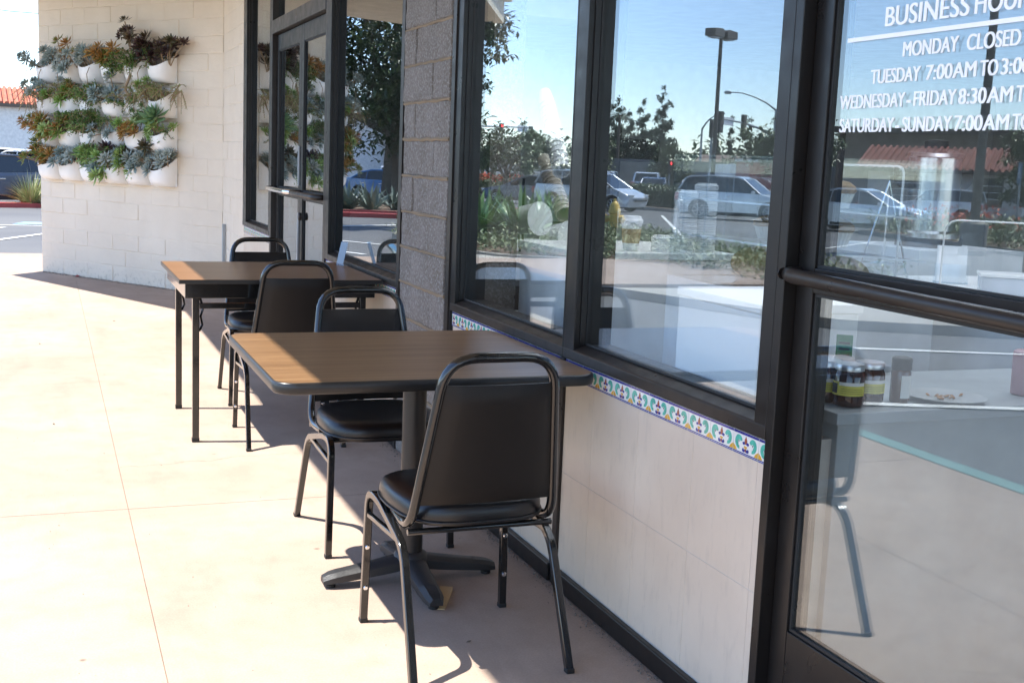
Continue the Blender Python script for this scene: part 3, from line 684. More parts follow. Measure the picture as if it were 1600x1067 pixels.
# ------------------------------------------------------------------ chairs
def smooth_path(pts, r=.05, n=5):
    """Round the corners of a poly-line."""
    P = [Vector(p) for p in pts]; out = [P[0]]
    for a, b, c in zip(P[:-2], P[1:-1], P[2:]):
        d1 = (a-b); d2 = (c-b); q = min(r, d1.length*.49, d2.length*.49)
        s, e = b+d1.normalized()*q, b+d2.normalized()*q
        for i in range(n+1):
            t = i/n; out.append(s*(1-t)**2+b*2*t*(1-t)+e*t*t)
    out.append(P[-1]); return out
def make_chair(label):
    t = thing("banquet_chair", label, "chair", group="black banquet chairs at the tables")
    for s in (-1, 1):                                             # each side: front leg, rail under the seat, raked rear leg
        m = MB(); x = s*.222
        p = smooth_path([(x,.245,.004),(s*.214,.236,.405),(s*.212,.13,.405),(s*.214,-.115,.345),(x,-.262,.004)], .055, 6)
        m.tube(p, .0155, BLACKF, 4, up=(1,0,0), square=True)
        m.tube([(s*.216,.236,.335),(s*.214,-.085,.352)], .011, BLACKF, 4, up=(1,0,0), square=True)
        lg = m.build("leg_frame", t, smooth=True, autos=40, bevel=.0028)
        for (yy, zz) in ((.245,.006),(-.262,.006)):
            g = MB(); g.box(x-.0118,x+.0118,yy-.0118,yy+.0118,.0005,.014,SEAL); g.build("foot_cap", lg, bevel=.002)
        for zz in (.11,.235):
            b = MB(); f = zz/.405; b.lathe([(.0075,0),(.0075,.003),(.005,.0055)], STEEL, 10, (x*(1-.03*f), .245-.009*f-.0105, zz), (0,-1,0)); b.build("stacking_bolt", lg)
    m = MB()
    p = smooth_path([(-.195,.02,.397),(-.205,-.135,.397),(-.149,-.235,.872),(.149,-.235,.872),(.205,-.135,.397),(.195,.02,.397)], .085, 7)
    m.tube(p, .0135, BLACKF, 12, up=(0,0,1), flat=1.0)
    bf = m.build("back_frame", t, smooth=True, autos=60)
    m = MB(); m.tube([(-.208,-.125,.388),(.208,-.125,.388)], .009, BLACKF, 8); m.build("cross_bar", t, smooth=True, autos=60); m = MB(); m.tube([(-.206,.2,.402),(.206,.2,.402)], .009, BLACKF, 8)
    m.build("cross_bar", t, smooth=True, autos=60)
    # upholstered back panel between the uprights
    m = MB(); nu, nv = 12, 12; vs = []; fs = []
    for face in (-1, 1):
        for j in range(nv+1):
            v = j/nv; z = .468+v*(.800-.468); yc = -.152-(z-.468)*.211; hw = .192-(z-.468)*.118 - .004
            for i in range(nu+1):
                u = -1+2*i/nu
                ed = max(0, 1-abs(u)**6)*max(0, 1-abs(2*v-1)**8)
                y = yc+face*(.004+.0145*ed**.6) - .012*(1-u*u)
                vs.append((u*hw, y, z))
    n1 = (nu+1)*(nv+1)
    for j in range(nv):
        for i in range(nu):
            a = j*(nu+1)+i; fs.append((a, a+1, a+nu+2, a+nu+1)); fs.append((n1+a, n1+a+nu+1, n1+a+nu+2, n1+a+1))
    rim = [i for i in range(nu+1)]+[(j)*(nu+1)+nu for j in range(1, nu+1)]+[nv*(nu+1)+i for i in range(nu-1, -1, -1)]+[j*(nu+1) for j in range(nv-1, 0, -1)]
    for a, b in zip(rim, rim[1:]+rim[:1]): fs.append((a, n1+a, n1+b, b))
    m.add(vs, fs, VINYLB); m.build("backrest", t, smooth=True, autos=50)
    # waterfall seat cushion
    m = MB(); n = 44; prof = [(0,.406,.90),(0,.4065,.985),(0,.414,1.0),(0,.436,1.0),(0,.452,.985),(0,.462,.95),(0,.469,.88),(0,.474,.72),(0,.4765,.4)]
    def outline(k):
        a = 2*PI*k/n; c, s_ = math.cos(a), math.sin(a); e = 3.6
        r = (abs(c)**e+abs(s_)**e)**(-1/e); y = s_*r
        return (c*r*(.213 if y > 0 else .213-.018*(-y)), .045+y*.212)
    vs = []; fs = []
    for q, (_, z, sc) in enumerate(prof):
        for k in range(n):
            x, y = outline(k); vs.append((x*sc, .045+(y-.045)*sc, z-.004*max(0,(y-.1))/.15))
    vs.append((0,.045,.4772)); 
    for q in range(len(prof)-1):
        for k in range(n): fs.append((q*n+k, q*n+(k+1)%n, (q+1)*n+(k+1)%n, (q+1)*n+k))
    for k in range(n): fs.append(((len(prof)-1)*n+k, (len(prof)-1)*n+(k+1)%n, len(vs)-1))
    fs.append(tuple(reversed(range(n)))); m.add(vs, fs, VINYL); st = m.build("seat", t, smooth=True, autos=60)
    m = MB(); lp = [(x*1.006, .045+(y-.045)*1.006, .4155) for x, y in (outline(k) for k in range(n+1))]; m.tube(lp, .0042, VINYL, 6, caps=False); m.build("piping", st, smooth=True)
    return t
chA = make_chair("black banquet chair nearest the camera, seen from behind at the pedestal table")
chA.location = (-.462, 3.085, 0); chA.rotation_euler = (0,0,R(.8))
dup(chA, (-.446, 4.165, 0), PI+R(1.0), "black banquet chair facing the camera across the pedestal table")
dup(chA, (-.465, 5.735, 0), R(-1.0), "black banquet chair seen from behind at the folding table")
dup(chA, (-.405, 6.745, 0), PI-R(1.0), "farthest black banquet chair, facing the camera behind the folding table")

# ------------------------------------------------------------------ pedestal table
def rounded_rect(x0, x1, y0, y1, r, n=7):
    out = []
    for cx, cy, a in ((x1-r,y1-r,0),(x0+r,y1-r,90),(x0+r,y0+r,180),(x1-r,y0+r,270)): out += arc(cx, cy, r, a, a+90, n)
    return out
pt = thing("pedestal_table", "walnut laminate pedestal table with black rounded edge, nearest the camera", "table", (-.452, 3.64, 0)); PO = Vector((.452,-3.64,0))
def PB(nm, mb, **k): o = mb.build(nm, pt, **k); o.location = PO; return o
pr = (-.985, -.030, 3.158, 4.088, .062)
m = MB(); m.prism(rounded_rect(pr[0]+.006, pr[1]-.006, pr[2]+.006, pr[3]-.006, pr[4]-.006), .732, .7605, WOOD); PB("tabletop", m, bevel=.001)
m = MB(); base = rounded_rect(*pr); k = len(base); cxy = ((pr[0]+pr[1])/2, (pr[2]+pr[3])/2)
vs = []; fs = []; prof = [(-.006,.7603),(-.002,.7600),(.001,.756),(.002,.746),(.001,.732),(-.004,.727),(-.03,.727)]
def off(i, d):
    a, b = Vector(base[i-1]), Vector(base[(i+1)%k]); tt = (b-a).normalized(); return (base[i][0]+tt.y*d, base[i][1]-tt.x*d)
for d, z in prof:
    for i in range(k): x, y = off(i, d); vs.append((x, y, z))
for q in range(len(prof)-1):
    for i in range(k): fs.append((q*k+i, q*k+(i+1)%k, (q+1)*k+(i+1)%k, (q+1)*k+i))
m.add(vs, fs, EDGE); PB("edge_band", m, smooth=True, autos=60)
m = MB(); m.lathe([(.0385,.085),(.0385,.70),(.05,.705),(.05,.712)], M("black_column", (.028,.025,.023), .38, metal=.3), 32, (-.452,3.64,0)); PB("column", m, smooth=True, autos=40)
m = MB()
m.lathe([(.060,.052),(.060,.075),(.052,.094),(.040,.102)], IRON, 28, (-.452,3.64,0))
for a in range(4):
    d = Vector((math.cos(a*PI/2), math.sin(a*PI/2), 0)); s = Vector((-d.y, d.x, 0)); c = Vector((-.452,3.64,0)); vs = []; fs = []
    for q in range(13):
        t_ = q/12; rr = .03+t_*.262; w = .040-.010*t_+.004*max(0,t_-.8)*5; top = .092-.046*t_**.8; bot = top-.042+.012*t_
        if q == 12: w *= .62; top -= .008
        if q == 11: w *= .9; top -= .002
        pc = c+d*rr
        for uu, zz in ((-1,bot),(-1,top-.012),(-.55,top),(.55,top),(1,top-.012),(1,bot)): vs.append(pc+s*uu*w+Vector((0,0,zz)))
    for q in range(12):
        for j in range(6): fs.append((q*6+j, q*6+(j+1)%6, q*6+6+(j+1)%6, q*6+6+j))
    fs += [tuple(range(6)), tuple(reversed(range(72,78)))]
    m.add(vs, fs, IRON)
PB("cross_base", m, smooth=True, autos=38)
for a in range(4):
    g = MB(); g.lathe([(.017,.001),(.017,.010),(.012,.013),(.012,.03)], SEAL, 12, (-.452+.265*math.cos(a*PI/2), 3.64+.265*math.sin(a*PI/2), 0)); PB("foot_glide", g)
m = MB(); m.box(-.1,.1,-.1,.1,.711,.727,IRON); o = m.build("mounting_plate", pt); o.location = (0,0,0)
m = MB(); m.prism([(-.085,.0005),(.09,.0005),(.09,.013),(-.085,.003)], -.021, .021, PINEW, axis='y')
o = m.build("wood_shim", bevel=.001); o.location = (-.405, 3.435, 0); o.rotation_euler = (0,0,R(64)); tag(o, "thin raw wood wedge under the front foot of the pedestal table", "wedge")

# ------------------------------------------------------------------ folding table
ft = thing("folding_table", "walnut laminate folding table with black apron and thin square legs", "table", (-.49, 6.10, 0)); FO2 = Vector((.49,-6.10,0))
def FTB(nm, mb, **k): o = mb.build(nm, ft, **k); o.location = FO2; return o
x0, x1, y0, y1 = -.988, .0, 5.632, 6.575; x1 = -.030
m = MB(); m.box(x0+.004, x1-.004, y0+.004, y1-.004, .760, .7795, WOOD2); FTB("tabletop", m, bevel=.001)
m = MB()
for a, b, c, d in ((x0,x1,y0,y0+.0035),(x0,x1,y1-.0035,y1),(x0,x0+.0035,y0+.0036,y1-.0036),(x1-.0035,x1,y0+.0036,y1-.0036)): m.box(a,b,c,d,.7595,.7785,EDGE)
FTB("edge_band", m, bevel=.0015)
m = MB()
for a, b, c, d in ((x0+.03,x1-.03,y0+.03,y0+.048),(x0+.03,x1-.03,y1-.048,y1-.03),(x0+.03,x0+.048,y0+.0485,y1-.0485),(x1-.048,x1-.03,y0+.0485,y1-.0485)): m.box(a,b,c,d,.690,.7594,BLACKF)
FTB("apron", m, bevel=.002)
for lx, ly in ((-.905,5.712),(-.905,6.49),(-.11,5.712),(-.11,6.49)):
    m = MB(); m.box(lx-.0155,lx+.0155,ly-.0155,ly+.0155,.012,.70,BLACKF); lg = FTB("leg", m, bevel=.003)
    g = MB(); g.box(lx-.0165,lx+.0165,ly-.0165,ly+.0165,.0005,.02,SEAL); q = g.build("foot_cap", lg)
    g = MB(); sx = 1 if lx < -.5 else -1
    g.tube([(lx+sx*.016,ly,.53),(lx+sx*.03,ly,.56),(lx+sx*.022,ly,.60),(lx+sx*.034,ly,.64),(lx+sx*.02,ly,.685)], .006, BLACKF, 6); g.build("hinge_bracket", lg)
for ly in (5.712, 6.49):
    m = MB(); m.box(-.888,-.127,ly-.012,ly+.012,.636,.662,BLACKF); FTB("stretcher", m, bevel=.002)
sh = thing("sign_holder", "small clear acrylic table sign holder standing on the folding table", "sign holder", (-.055, 6.40, .7796), R(-58))
m = MB(); m.box(-.028,.028,-.022,.022,0,.002,ACRYL); m.obox((0,.004,.065),(.028,0,0),(0,.0012,0),(0,.018,.063),ACRYL); m.build("stand", sh)
m = MB(); m.obox((0,.0022,.067),(.025,0,0),(0,.0004,0),(0,.0172,.056),M("pale_card",(.30,.36,.42),.6)); m.build("card", sh)
# litter by the wall
m = MB(); m.leaf((0,0,.004),(1,.2,.1),(0,0,1),.055,.04,.02,REDK); m.leaf((.02,.01,.006),(.3,1,.2),(0,0,1),.04,.03,.02,TERRA)
o = m.build("scrap"); o.location = (-1.28,13.33,0); tag(o, "crumpled red scrap on the walkway at the foot of the planter wall", "litter")
for i, (x, y) in enumerate(((-.445,3.09),(-1.53,6.2),(-1.05,9.9),(-1.6,8.8))):
    m = MB(); m.leaf((0,0,.003),(1,.4,.05),(0,0,1),.022,.012,.005,BARK); o = m.build("dry_leaf"); o.location = (x,y,0); o.rotation_euler=(0,0,i*1.3)
    tag(o, ["tiny dry leaf on the walkway in front of the nearest chair","tiny dry leaf on the sunlit walkway left of the folding table","tiny dry leaf on the sunlit paving near the shade edge","tiny dry leaf farthest out on the sunlit paving"][i], "leaf")

# ------------------------------------------------------------------ wall planters and succulents
wing_mw = Matrix.Translation((0,11.55,0)) @ Matrix.Rotation(WA, 4, 'Z')
PW, PD, PH = .315, .165, .285
def pot_mesh():
    m = MB(); n = 22; vs = []; fs = []; S = [(0,.50),(.06,.66),(.16,.80),(.32,.91),(.55,.97),(.8,1.0),(1,1.0)]
    def ring(s, sc, inset=0, zz=None):
        out = []
        for k in range(n+1):
            a = PI*k/n; c, q = math.cos(a), math.sin(a)
            zr = PH-(PH-.150)*min(1, q**1.0)*1.0
            e = 2.6; rr = (abs(c)**e+abs(q)**e)**(-1/e)
            xx = c*rr*(PW/2-inset)*(.55+.45*sc); yy = -q*rr*(PD-inset)*sc
            out.append((xx, yy-.0015, zr*s if zz is None else min(zz, zr-.004)))
        return out
    for s, sc in S: vs += ring(s, sc)
    vs += ring(1, 1.0, .008); vs += ring(.9, .97, .012, .145)
    L = n+1; rows = len(S)+2
    for r in range(rows-1):
        for k in range(n): fs.append((r*L+k, r*L+k+1, (r+1)*L+k+1, (r+1)*L+k))
    fs.append(tuple(range(L)))
    m.add(vs, fs, POT); m.box(-PW/2, PW/2, -.0062, -.0008, .004, PH, POT)
    vv = ring(.9, .965, .012, .140); m.add(vv+[(0,-.05,.146)], [(k, k+1, len(vv)) for k in range(len(vv)-1)], SOIL)
    return m
row_nm = ["top row", "second row", "third row", "bottom row"]
col_nm = ["leftmost", "second from the left", "third from the left", "third from the right", "second from the right", "rightmost"]
zrow = [1.985, 1.655, 1.33, 1.0]; 
def pot_pos(r, c): return .79+.357*(5-c), zrow[r]
proto = None
for r in range(4):
    for c in range(6):
        s, z = pot_pos(r, c); lab = f"white wall planter, {col_nm[c]} in the {row_nm[r]}"
        p = wing_mw @ Vector((-.006, s, z))
        rz = WA-PI/2                          # local -y faces away from the wall
        if proto is None:
            proto = pot_mesh().build("wall_planter", smooth=True, autos=40); tag(proto, lab, "planter", "white planters on the cream wall"); proto.location = p; proto.rotation_euler = (0,0,rz)
        else:
            o = proto.copy(); COL.objects.link(o); o.location = p; o['label'] = lab
GA = 2.39996
def rosette(mb, c, ax, size, kind, n=22, wid=.34, thick=.14, cup=.55):
    ax = Vector(ax).normalized(); a = Vector((0,0,1)) if abs(ax.z) < .9 else Vector((1,0,0))
    e1 = ax.cross(a).normalized(); e2 = ax.cross(e1); ms = F[kind]; ph = random.random()*6; mm = ms[0] if random.random() < .6 else ms[1]
    for i in range(n):
        t = i/(n-1); an = ph+i*GA; el = R(8+72*(1-t)**1.0*0+70*(1-t)) if False else R(78-78*t**.8)
        d = (e1*math.cos(an)+e2*math.sin(an))*math.cos(el)+ax*math.sin(el)
        L = size*(.45+.55*t)*random.uniform(.88,1.1)
        mb.leaf(Vector(c)+ax*size*.14*(1-t), d, ax, L, L*wid*random.uniform(.85,1.1), L*thick, mm if random.random() < .82 else random.choice(ms), fold=.10)
def sprig(mb, c, d, L, kind, lw=.018, n=16, droop=.0):
    c = Vector(c); d = Vector(d).normalized(); ms = F[kind]; pts = []
    for i in range(n):
        t = i/n; p = c+d*L*t+Vector((0,0,-droop*L*t*t)); pts.append(p)
        v = Vector((random.uniform(-1,1), random.uniform(-1,1), random.uniform(-.5,1)))
        mb.leaf(p, v, (0,0,1), lw*random.uniform(1.1,2), lw*random.uniform(.7,1), lw*.3, random.choice(ms))
    mb.tube(pts, .003, STEM, 5)
def plant(r, c, spec, nm, lab):
    """spec: list of (kind, count, size, spread_x, up, out, narrow) rosette bunches, 'jade' and 'trail' sprigs."""
    s, z = pot_pos(r, c); t = thing(nm, lab, "succulent", wing_mw @ Vector((-.006, s, z)), WA-PI/2, "succulents in the wall planters")
    st = MB(); 
    for kind, cnt, size, sx, up, out, dx in spec:
        mb = MB(); size *= 1.22 if kind not in ('agave',) else 1.1; sx *= 1.6; cnt = int(cnt*1.9) if kind not in ('agave',) else cnt
        for i in range(cnt):
            if kind not in ('jade','trail'): mb = MB()
            x = dx+.03+random.gauss(0, sx*.5); u = up*1.1+random.gauss(0, .045); o = out*1.02+random.gauss(0, .05)
            b = Vector((max(-.14,min(.14,x*.6)), -.07, .15)); p = Vector((x, -max(.03,o), .15+u))
            ax = (p-b).normalized()*.8+Vector((random.gauss(0,.25), -.75+random.gauss(0,.2), .45))
            st.tube([b, b.lerp(p,.5)+Vector((0,-.01,.01)), p], .0055, STEM, 5)
            if kind in ('jade','trail'):
                for q in range(5): sprig(mb, p, (random.gauss(0,.8), random.gauss(-.5,.6), random.gauss(0,.8)), size*random.uniform(.7,1.4), kind, .019 if kind == 'jade' else .012, 12, .5 if kind == 'trail' else .2)
            else:
                pr = {'orange':(20,.27,.12),'blue':(24,.36,.15),'green':(26,.30,.12),'purple':(26,.34,.07),'agave':(34,.36,.10)}[kind]
                rosette(mb, p, ax, size*random.uniform(.8,1.2), kind, *pr); mb.build("rosette", t)
        if kind in ('jade','trail'): mb.build("foliage", t)
    st.build("stem", t)
    return t
random.seed(21)
D = {  # kind, count, size, spread, up, out, dx
 (0,0): [('blue',7,.065,.10,.10,.12,-.02),('blue',2,.07,.03,.10,.16,-.22)],
 (0,1): [('orange',3,.085,.12,.14,.10,-.05),('blue',4,.075,.10,.04,.16,.06)],
 (0,2): [('blue',7,.075,.14,.11,.13,.0),('orange',2,.08,.05,.10,.1,.14)],
 (0,3): [('orange',7,.085,.16,.13,.12,-.03),('jade',6,.06,.06,.02,.16,.10)],
 (0,4): [('jade',7,.075,.14,.06,.13,.0)],
 (0,5): [('purple',11,.095,.17,.15,.11,.03),('agave',1,.12,.01,.06,.15,-.20),('jade',1,.05,.02,.0,.15,-.10)],
 (1,0): [('blue',6,.075,.10,.12,.17,-.14),('trail',7,.13,.14,.10,.17,.03),('green',3,.07,.08,.06,.12,.0)],
 (1,1): [('orange',3,.085,.12,.10,.14,.0),('green',4,.08,.12,.08,.15,.0),('trail',4,.10,.12,.10,.13,.05),('blue',2,.07,.06,.18,.12,-.05)],
 (1,2): [('jade',9,.08,.10,.06,.13,.02),('jade',5,.08,.07,-.12,.15,.02)],
 (1,3): [('blue',8,.085,.12,.07,.16,-.06),('jade',3,.06,.08,.02,.14,.08)],
 (1,4): [('trail',6,.09,.14,.06,.13,.02),('jade',4,.05,.12,-.05,.15,.0)],
 (1,5): [('trail',13,.10,.16,.10,.13,-.02),('green',3,.06,.10,.10,.12,-.10)],
 (2,0): [('orange',7,.09,.13,.10,.17,-.10),('jade',4,.08,.10,.04,.15,.04),('orange',4,.085,.08,.0,.18,.04)],
 (2,1): [('orange',4,.095,.13,.10,.15,.0),('green',3,.085,.10,.05,.17,.02),('jade',5,.06,.10,.10,.14,.10)],
 (2,2): [('jade',9,.085,.10,.08,.14,.0),('jade',5,.07,.08,-.14,.15,.02)],
 (2,3): [('blue',7,.05,.13,.06,.15,.0),('jade',2,.05,.08,.10,.12,.0)],
 (2,4): [('orange',4,.09,.12,.05,.16,-.06),('green',3,.085,.08,.12,.12,.06)],
 (2,5): [('agave',1,.18,.01,.11,.12,.0),('green',4,.075,.10,.05,.14,-.08),('jade',2,.06,.08,.02,.12,.08)],
 (3,0): [('orange',10,.085,.12,.10,.14,-.05)],
 (3,1): [('blue',9,.075,.12,.08,.13,.0)],
 (3,2): [('green',7,.105,.12,.08,.16,.04),('blue',3,.07,.06,.08,.14,.16)],
 (3,3): [('purple',5,.10,.16,.14,.10,.08),('jade',5,.08,.12,.10,.12,.06),('green',2,.11,.05,-.03,.18,-.12),('blue',3,.08,.06,.06,.14,.02)],
 (3,4): [('blue',6,.085,.10,.08,.14,.0),('green',4,.09,.06,.04,.16,-.12)],
 (3,5): [('blue',10,.085,.15,.10,.13,.0)],
}
look = {'blue':"blue grey rosettes", 'orange':"orange tipped spiky rosettes", 'green':"bright green rosettes", 'jade':"small dark green jade leaves", 'purple':"dark purple rosettes", 'agave':"one large blue green rosette", 'trail':"loose trailing green stems"}
for (r, c), spec in D.items():
    nm = {'jade':"jade_plant",'trail':"trailing_succulent",'agave':"agave_rosette",'purple':"dark_aeonium"}.get(spec[0][0], "rosette_succulent")
    t = plant(r, c, spec, nm, f"succulent with {look[spec[0][0]]}, {col_nm[c]} planter of the {row_nm[r]}")
# the tall dark aeonium on its bare bent stalk, and hanging bare stems
s, z = pot_pos(1, 4); t = thing("tree_aeonium", "tall dark rosette plant on a bare bent stalk rising above the top row of planters", "succulent", wing_mw @ Vector((-.006, s, z)), WA-PI/2, "succulents in the wall planters")
m = MB(); m.tube(smooth_path([(-.02,-.08,.15),(-.10,-.16,.20),(-.18,-.17,.30),(-.13,-.17,.42),(-.12,-.15,.52),(-.13,-.14,.66),(-.19,-.14,.82),(-.23,-.13,.92)], .06, 4), [.016-.0003*i for i in range(32)][:32], STEM, 7) if False else None
sp = smooth_path([(p_[0]+.15, p_[1], p_[2]*.84+.02) for p_ in [(-.02,-.08,.15),(-.12,-.16,.19),(-.21,-.17,.29),(-.14,-.17,.40),(-.13,-.15,.50),(-.12,-.14,.62),(-.17,-.14,.80),(-.225,-.13,.93)]], .06, 4)
A7 = lambda ps: [(p_[0]+.15, p_[1], p_[2]*.84+.02) for p_ in ps]
m.tube(sp, [.016-.007*i/len(sp) for i in range(len(sp))], STEM, 7); m.tube(A7([(-.15,-.14,.72),(-.12,-.16,.80),(-.10,-.17,.87)]), .007, STEM, 6); m.tube(A7([(-.225,-.13,.93),(-.25,-.12,1.03),(-.26,-.12,1.06)]), .006, STEM, 6)
m.build("stem", t)
m = MB(); random.seed(4)
for p, sz, ax in (((-.26,-.13,.93),.105,(-.3,-.6,.6)),((-.20,-.15,.95),.09,(.1,-.6,.7)),((-.10,-.18,.87),.10,(.5,-.7,.1)),((-.13,-.16,.95),.08,(.3,-.5,.8)),((-.265,-.12,1.07),.085,(-.2,-.3,1)),((-.31,-.13,.90),.07,(-.8,-.4,.2))): p = A7([p])[0]; m = MB(); rosette(m, p, ax, sz, 'purple', 24, .34, .07); m.build("rosette", t)
for i, (r, c, dx, L) in enumerate(((0,0,-.22,.20),(0,0,.02,.22),(0,1,-.02,.2),(0,2,.10,.22),(0,5,-.19,.25))):
    s, z = pot_pos(r, c); m = MB(); m.tube([(dx,-.16,.15),(dx+.01,-.20,.08),(dx-.01+.03*i/4,-.19,-.02),(dx+.03,-.17,.12-L)], .004, STEM, 5); m.leaf((dx+.03,-.17,.12-L),(0,-.2,-1),(0,1,0),.04,.012,.006,F['blue'][0])
    o = m.build("hanging_stem"); o.location = wing_mw @ Vector((-.006, s, z)); o.rotation_euler = (0,0,WA-PI/2)
    tag(o, ["bare stem dangling past the left edge of the wall below the top row","bare stem hanging straight down below the leftmost top planter","bare stem hanging below the second top planter","pale bent stem hanging below the third top planter","thin stem with bud hanging beside the rightmost top planter"][i], "stem")
# ------------------------------------------------------------------ cars
def car(label, kind, paint, front, rear, L=None, nm="parked_car", group="cars in and beyond the lot", cat="car", parts=True, dz=0):
    """front and rear are ground points; the car is centred between them."""
    fr, re = Vector(front), Vector(rear); c = (fr+re)/2; d = (fr-re).normalized(); yaw = math.atan2(d.y, d.x)
    t = thing(nm, label, cat, (c.x, c.y, gz(c.x, c.y)+dz), yaw, group)
    P = {'sedan': dict(L=4.6, W=1.80, wr=.32, wx=(1.42,-1.33), top=[(2.24,.46),(2.28,.60),(2.12,.72),(1.25,.90),(.95,.93),(-1.35,.99),(-2.0,1.00),(-2.25,.93),(-2.30,.60),(-2.24,.38)], gh=[(1.02,.92),(.22,1.36),(-.10,1.43),(-.75,1.42),(-1.15,1.32),(-1.72,.98)]),
         'van': dict(L=5.1, W=1.95, wr=.35, wx=(1.58,-1.45), top=[(2.50,.45),(2.53,.66),(2.36,.80),(1.70,1.02),(1.50,1.06),(-1.9,1.10),(-2.46,1.10),(-2.54,.80),(-2.54,.42)], gh=[(1.62,1.04),(.72,1.60),(.40,1.70),(-.6,1.75),(-1.9,1.70),(-2.15,1.62),(-2.42,1.10)]),
         'suv': dict(L=4.75, W=1.90, wr=.38, wx=(1.45,-1.38), top=[(2.32,.50),(2.36,.72),(2.20,.88),(1.22,1.04),(1.0,1.07),(-1.6,1.12),(-2.26,1.12),(-2.36,.85),(-2.36,.48)], gh=[(1.08,1.06),(.36,1.60),(.10,1.68),(-.9,1.72),(-1.75,1.68),(-1.95,1.62),(-2.26,1.12)]),
         'box': dict(L=4.1, W=1.8, wr=.34, wx=(1.28,-1.25), top=[(2.0,.48),(2.05,.72),(1.92,.90),(1.25,1.02),(1.0,1.04),(-1.6,1.06),(-1.98,1.05),(-2.06,.8),(-2.05,.45)], gh=[(1.10,1.03),(.62,1.52),(.4,1.60),(-.8,1.62),(-1.72,1.58),(-1.85,1.5),(-1.98,1.04)]),
         'pickup': dict(L=5.4, W=1.95, wr=.38, wx=(1.75,-1.65), top=[(2.66,.55),(2.70,.80),(2.58,.98),(1.5,1.08),(1.3,1.10),(-.85,1.12),(-2.66,1.10),(-2.70,.9),(-2.70,.55)], gh=[(1.32,1.09),(.72,1.66),(.4,1.74),(-.5,1.74),(-.74,1.66),(-.85,1.11)])}[kind]
    W = P['W']; wr = P['wr']; poly = list(P['top'])
    bot = []
    for wx in (P['wx'][1], P['wx'][0]):
        bot += [(wx-(wr+.05)*math.cos(R(a)), wr+(wr+.05)*math.sin(R(a))) for a in range(-15, 196, 21)]
    bot = [(P['top'][-1][0]+.12,.24)]+bot+[(P['top'][0][0]-.10,.24)]
    poly = poly+bot; k = len(poly); cx, cz = 0, .62
    m = MB(); vs = []; fs = []
    for y, sc in ((-.50,.965),(-.485,.99),(-.44,1.0),(.44,1.0),(.485,.99),(.50,.965)):
        for x, z in poly: vs.append((x*(sc if abs(x) > 1.9 else 1)*(1-.035*(abs(y) > .43)*(abs(x) > 1.9)), y*W*(1 if z < .9 else .975), cz+(z-cz)*sc if z > .62 else z))
    for r in range(5):
        for i in range(k): fs.append((r*k+i, r*k+(i+1)%k, (r+1)*k+(i+1)%k, (r+1)*k+i))
    fs += [tuple(range(k)), tuple(range(5*k, 6*k))]
    m.add(vs, fs, paint); body = m.build("body", t, smooth=True, autos=38)
    u = MB(); u.box(P['top'][-1][0]+.2, P['top'][0][0]-.2, -W*.40, W*.40, .18, .5, SEAL); u.build("underbody", t)
    gh = P['gh']; belt = gh[0][1]; g = MB(); k = len(gh); tum = .22
    def hw(z): return W*.475-(z-belt)*tum
    vs = [(x, s*hw(z), z) for s in (-1, 1) for x, z in gh]
    fs = [tuple(range(k)), tuple(range(k, 2*k))]+[(i, i+1, i+1+k, i+k) for i in range(k-1)]
    g.add(vs, fs, CARGLASS); g.build("window_glass", t)
    rf = MB(); n0 = 1; n1 = k-2
    for i in range(n0, n1):
        (xa, za), (xb, zb) = gh[i], gh[i+1]
        rf.add([(xa,-hw(za)-.008,za-.012),(xa,hw(za)+.008,za-.012),(xb,hw(zb)+.008,zb-.012),(xb,-hw(zb)-.008,zb-.012),(xa,-hw(za)+.02,za+.022),(xa,hw(za)-.02,za+.022),(xb,hw(zb)-.02,zb+.022),(xb,-hw(zb)+.02,zb+.022)], [(4,5,6,7),(0,4,7,3),(1,2,6,5),(0,1,5,4),(2,3,7,6)], paint)
    xs = [p[0] for p in gh]
    for s in (-1, 1):
        def pil(a, b, w):
            rf.tube([(a[0], s*(hw(a[1])+.004), a[1]), (b[0], s*(hw(b[1])+.004), b[1])], w, paint, 6, flat=.45, up=(1,0,0))
        pil(gh[0], gh[1], .05); pil(gh[-1], gh[-2], .075 if kind != 'sedan' else .10)
        zt = max(p[1] for p in gh)-.03
        pil((.0,belt), (-.05,zt), .04)
        if kind in ('van','suv','box','sedan'): pil((-1.05 if kind != 'sedan' else -.98,belt), (-1.05 if kind != 'sedan' else -.92,zt-.05), .04)
        for (pa, pb) in zip(gh[1:-2], gh[2:-1]): rf.tube([(pa[0], s*(hw(pa[1])+.0), pa[1]-.01), (pb[0], s*(hw(pb[1])+.0), pb[1]-.01)], .035, paint, 6)
    rf.build("roof", t, smooth=True, autos=40)
    if parts:
        for s in (-1, 1):
            for xx in (1.0 if kind != 'sedan' else .92, -.03, -1.02):
                q = MB(); q.box(xx-.006,xx+.006,*sorted((s*(W*.5-.004),s*(W*.5+.0015))),.36,belt-.03,SEAL); q.build("door_seam", t)
            q = MB(); q.box(P['wx'][1]+wr+.1,P['wx'][0]-wr-.1,*sorted((s*(W*.5-.03),s*(W*.5+.004))),.235,.33,SEAL); q.build("side_skirt", t, bevel=.01)
        q = MB(); q.box(P['top'][-1][0]-.075,P['top'][-1][0]-.05,-.16,.16,.62,.74,LINE); q.build("number_plate", t)
        q = MB(); q.box(P['top'][0][0]-.02,P['top'][0][0]+.045,-W*.3,W*.3,.50,.58,SEAL); q.build("grille", t, bevel=.01)
    if not parts: 
        pass
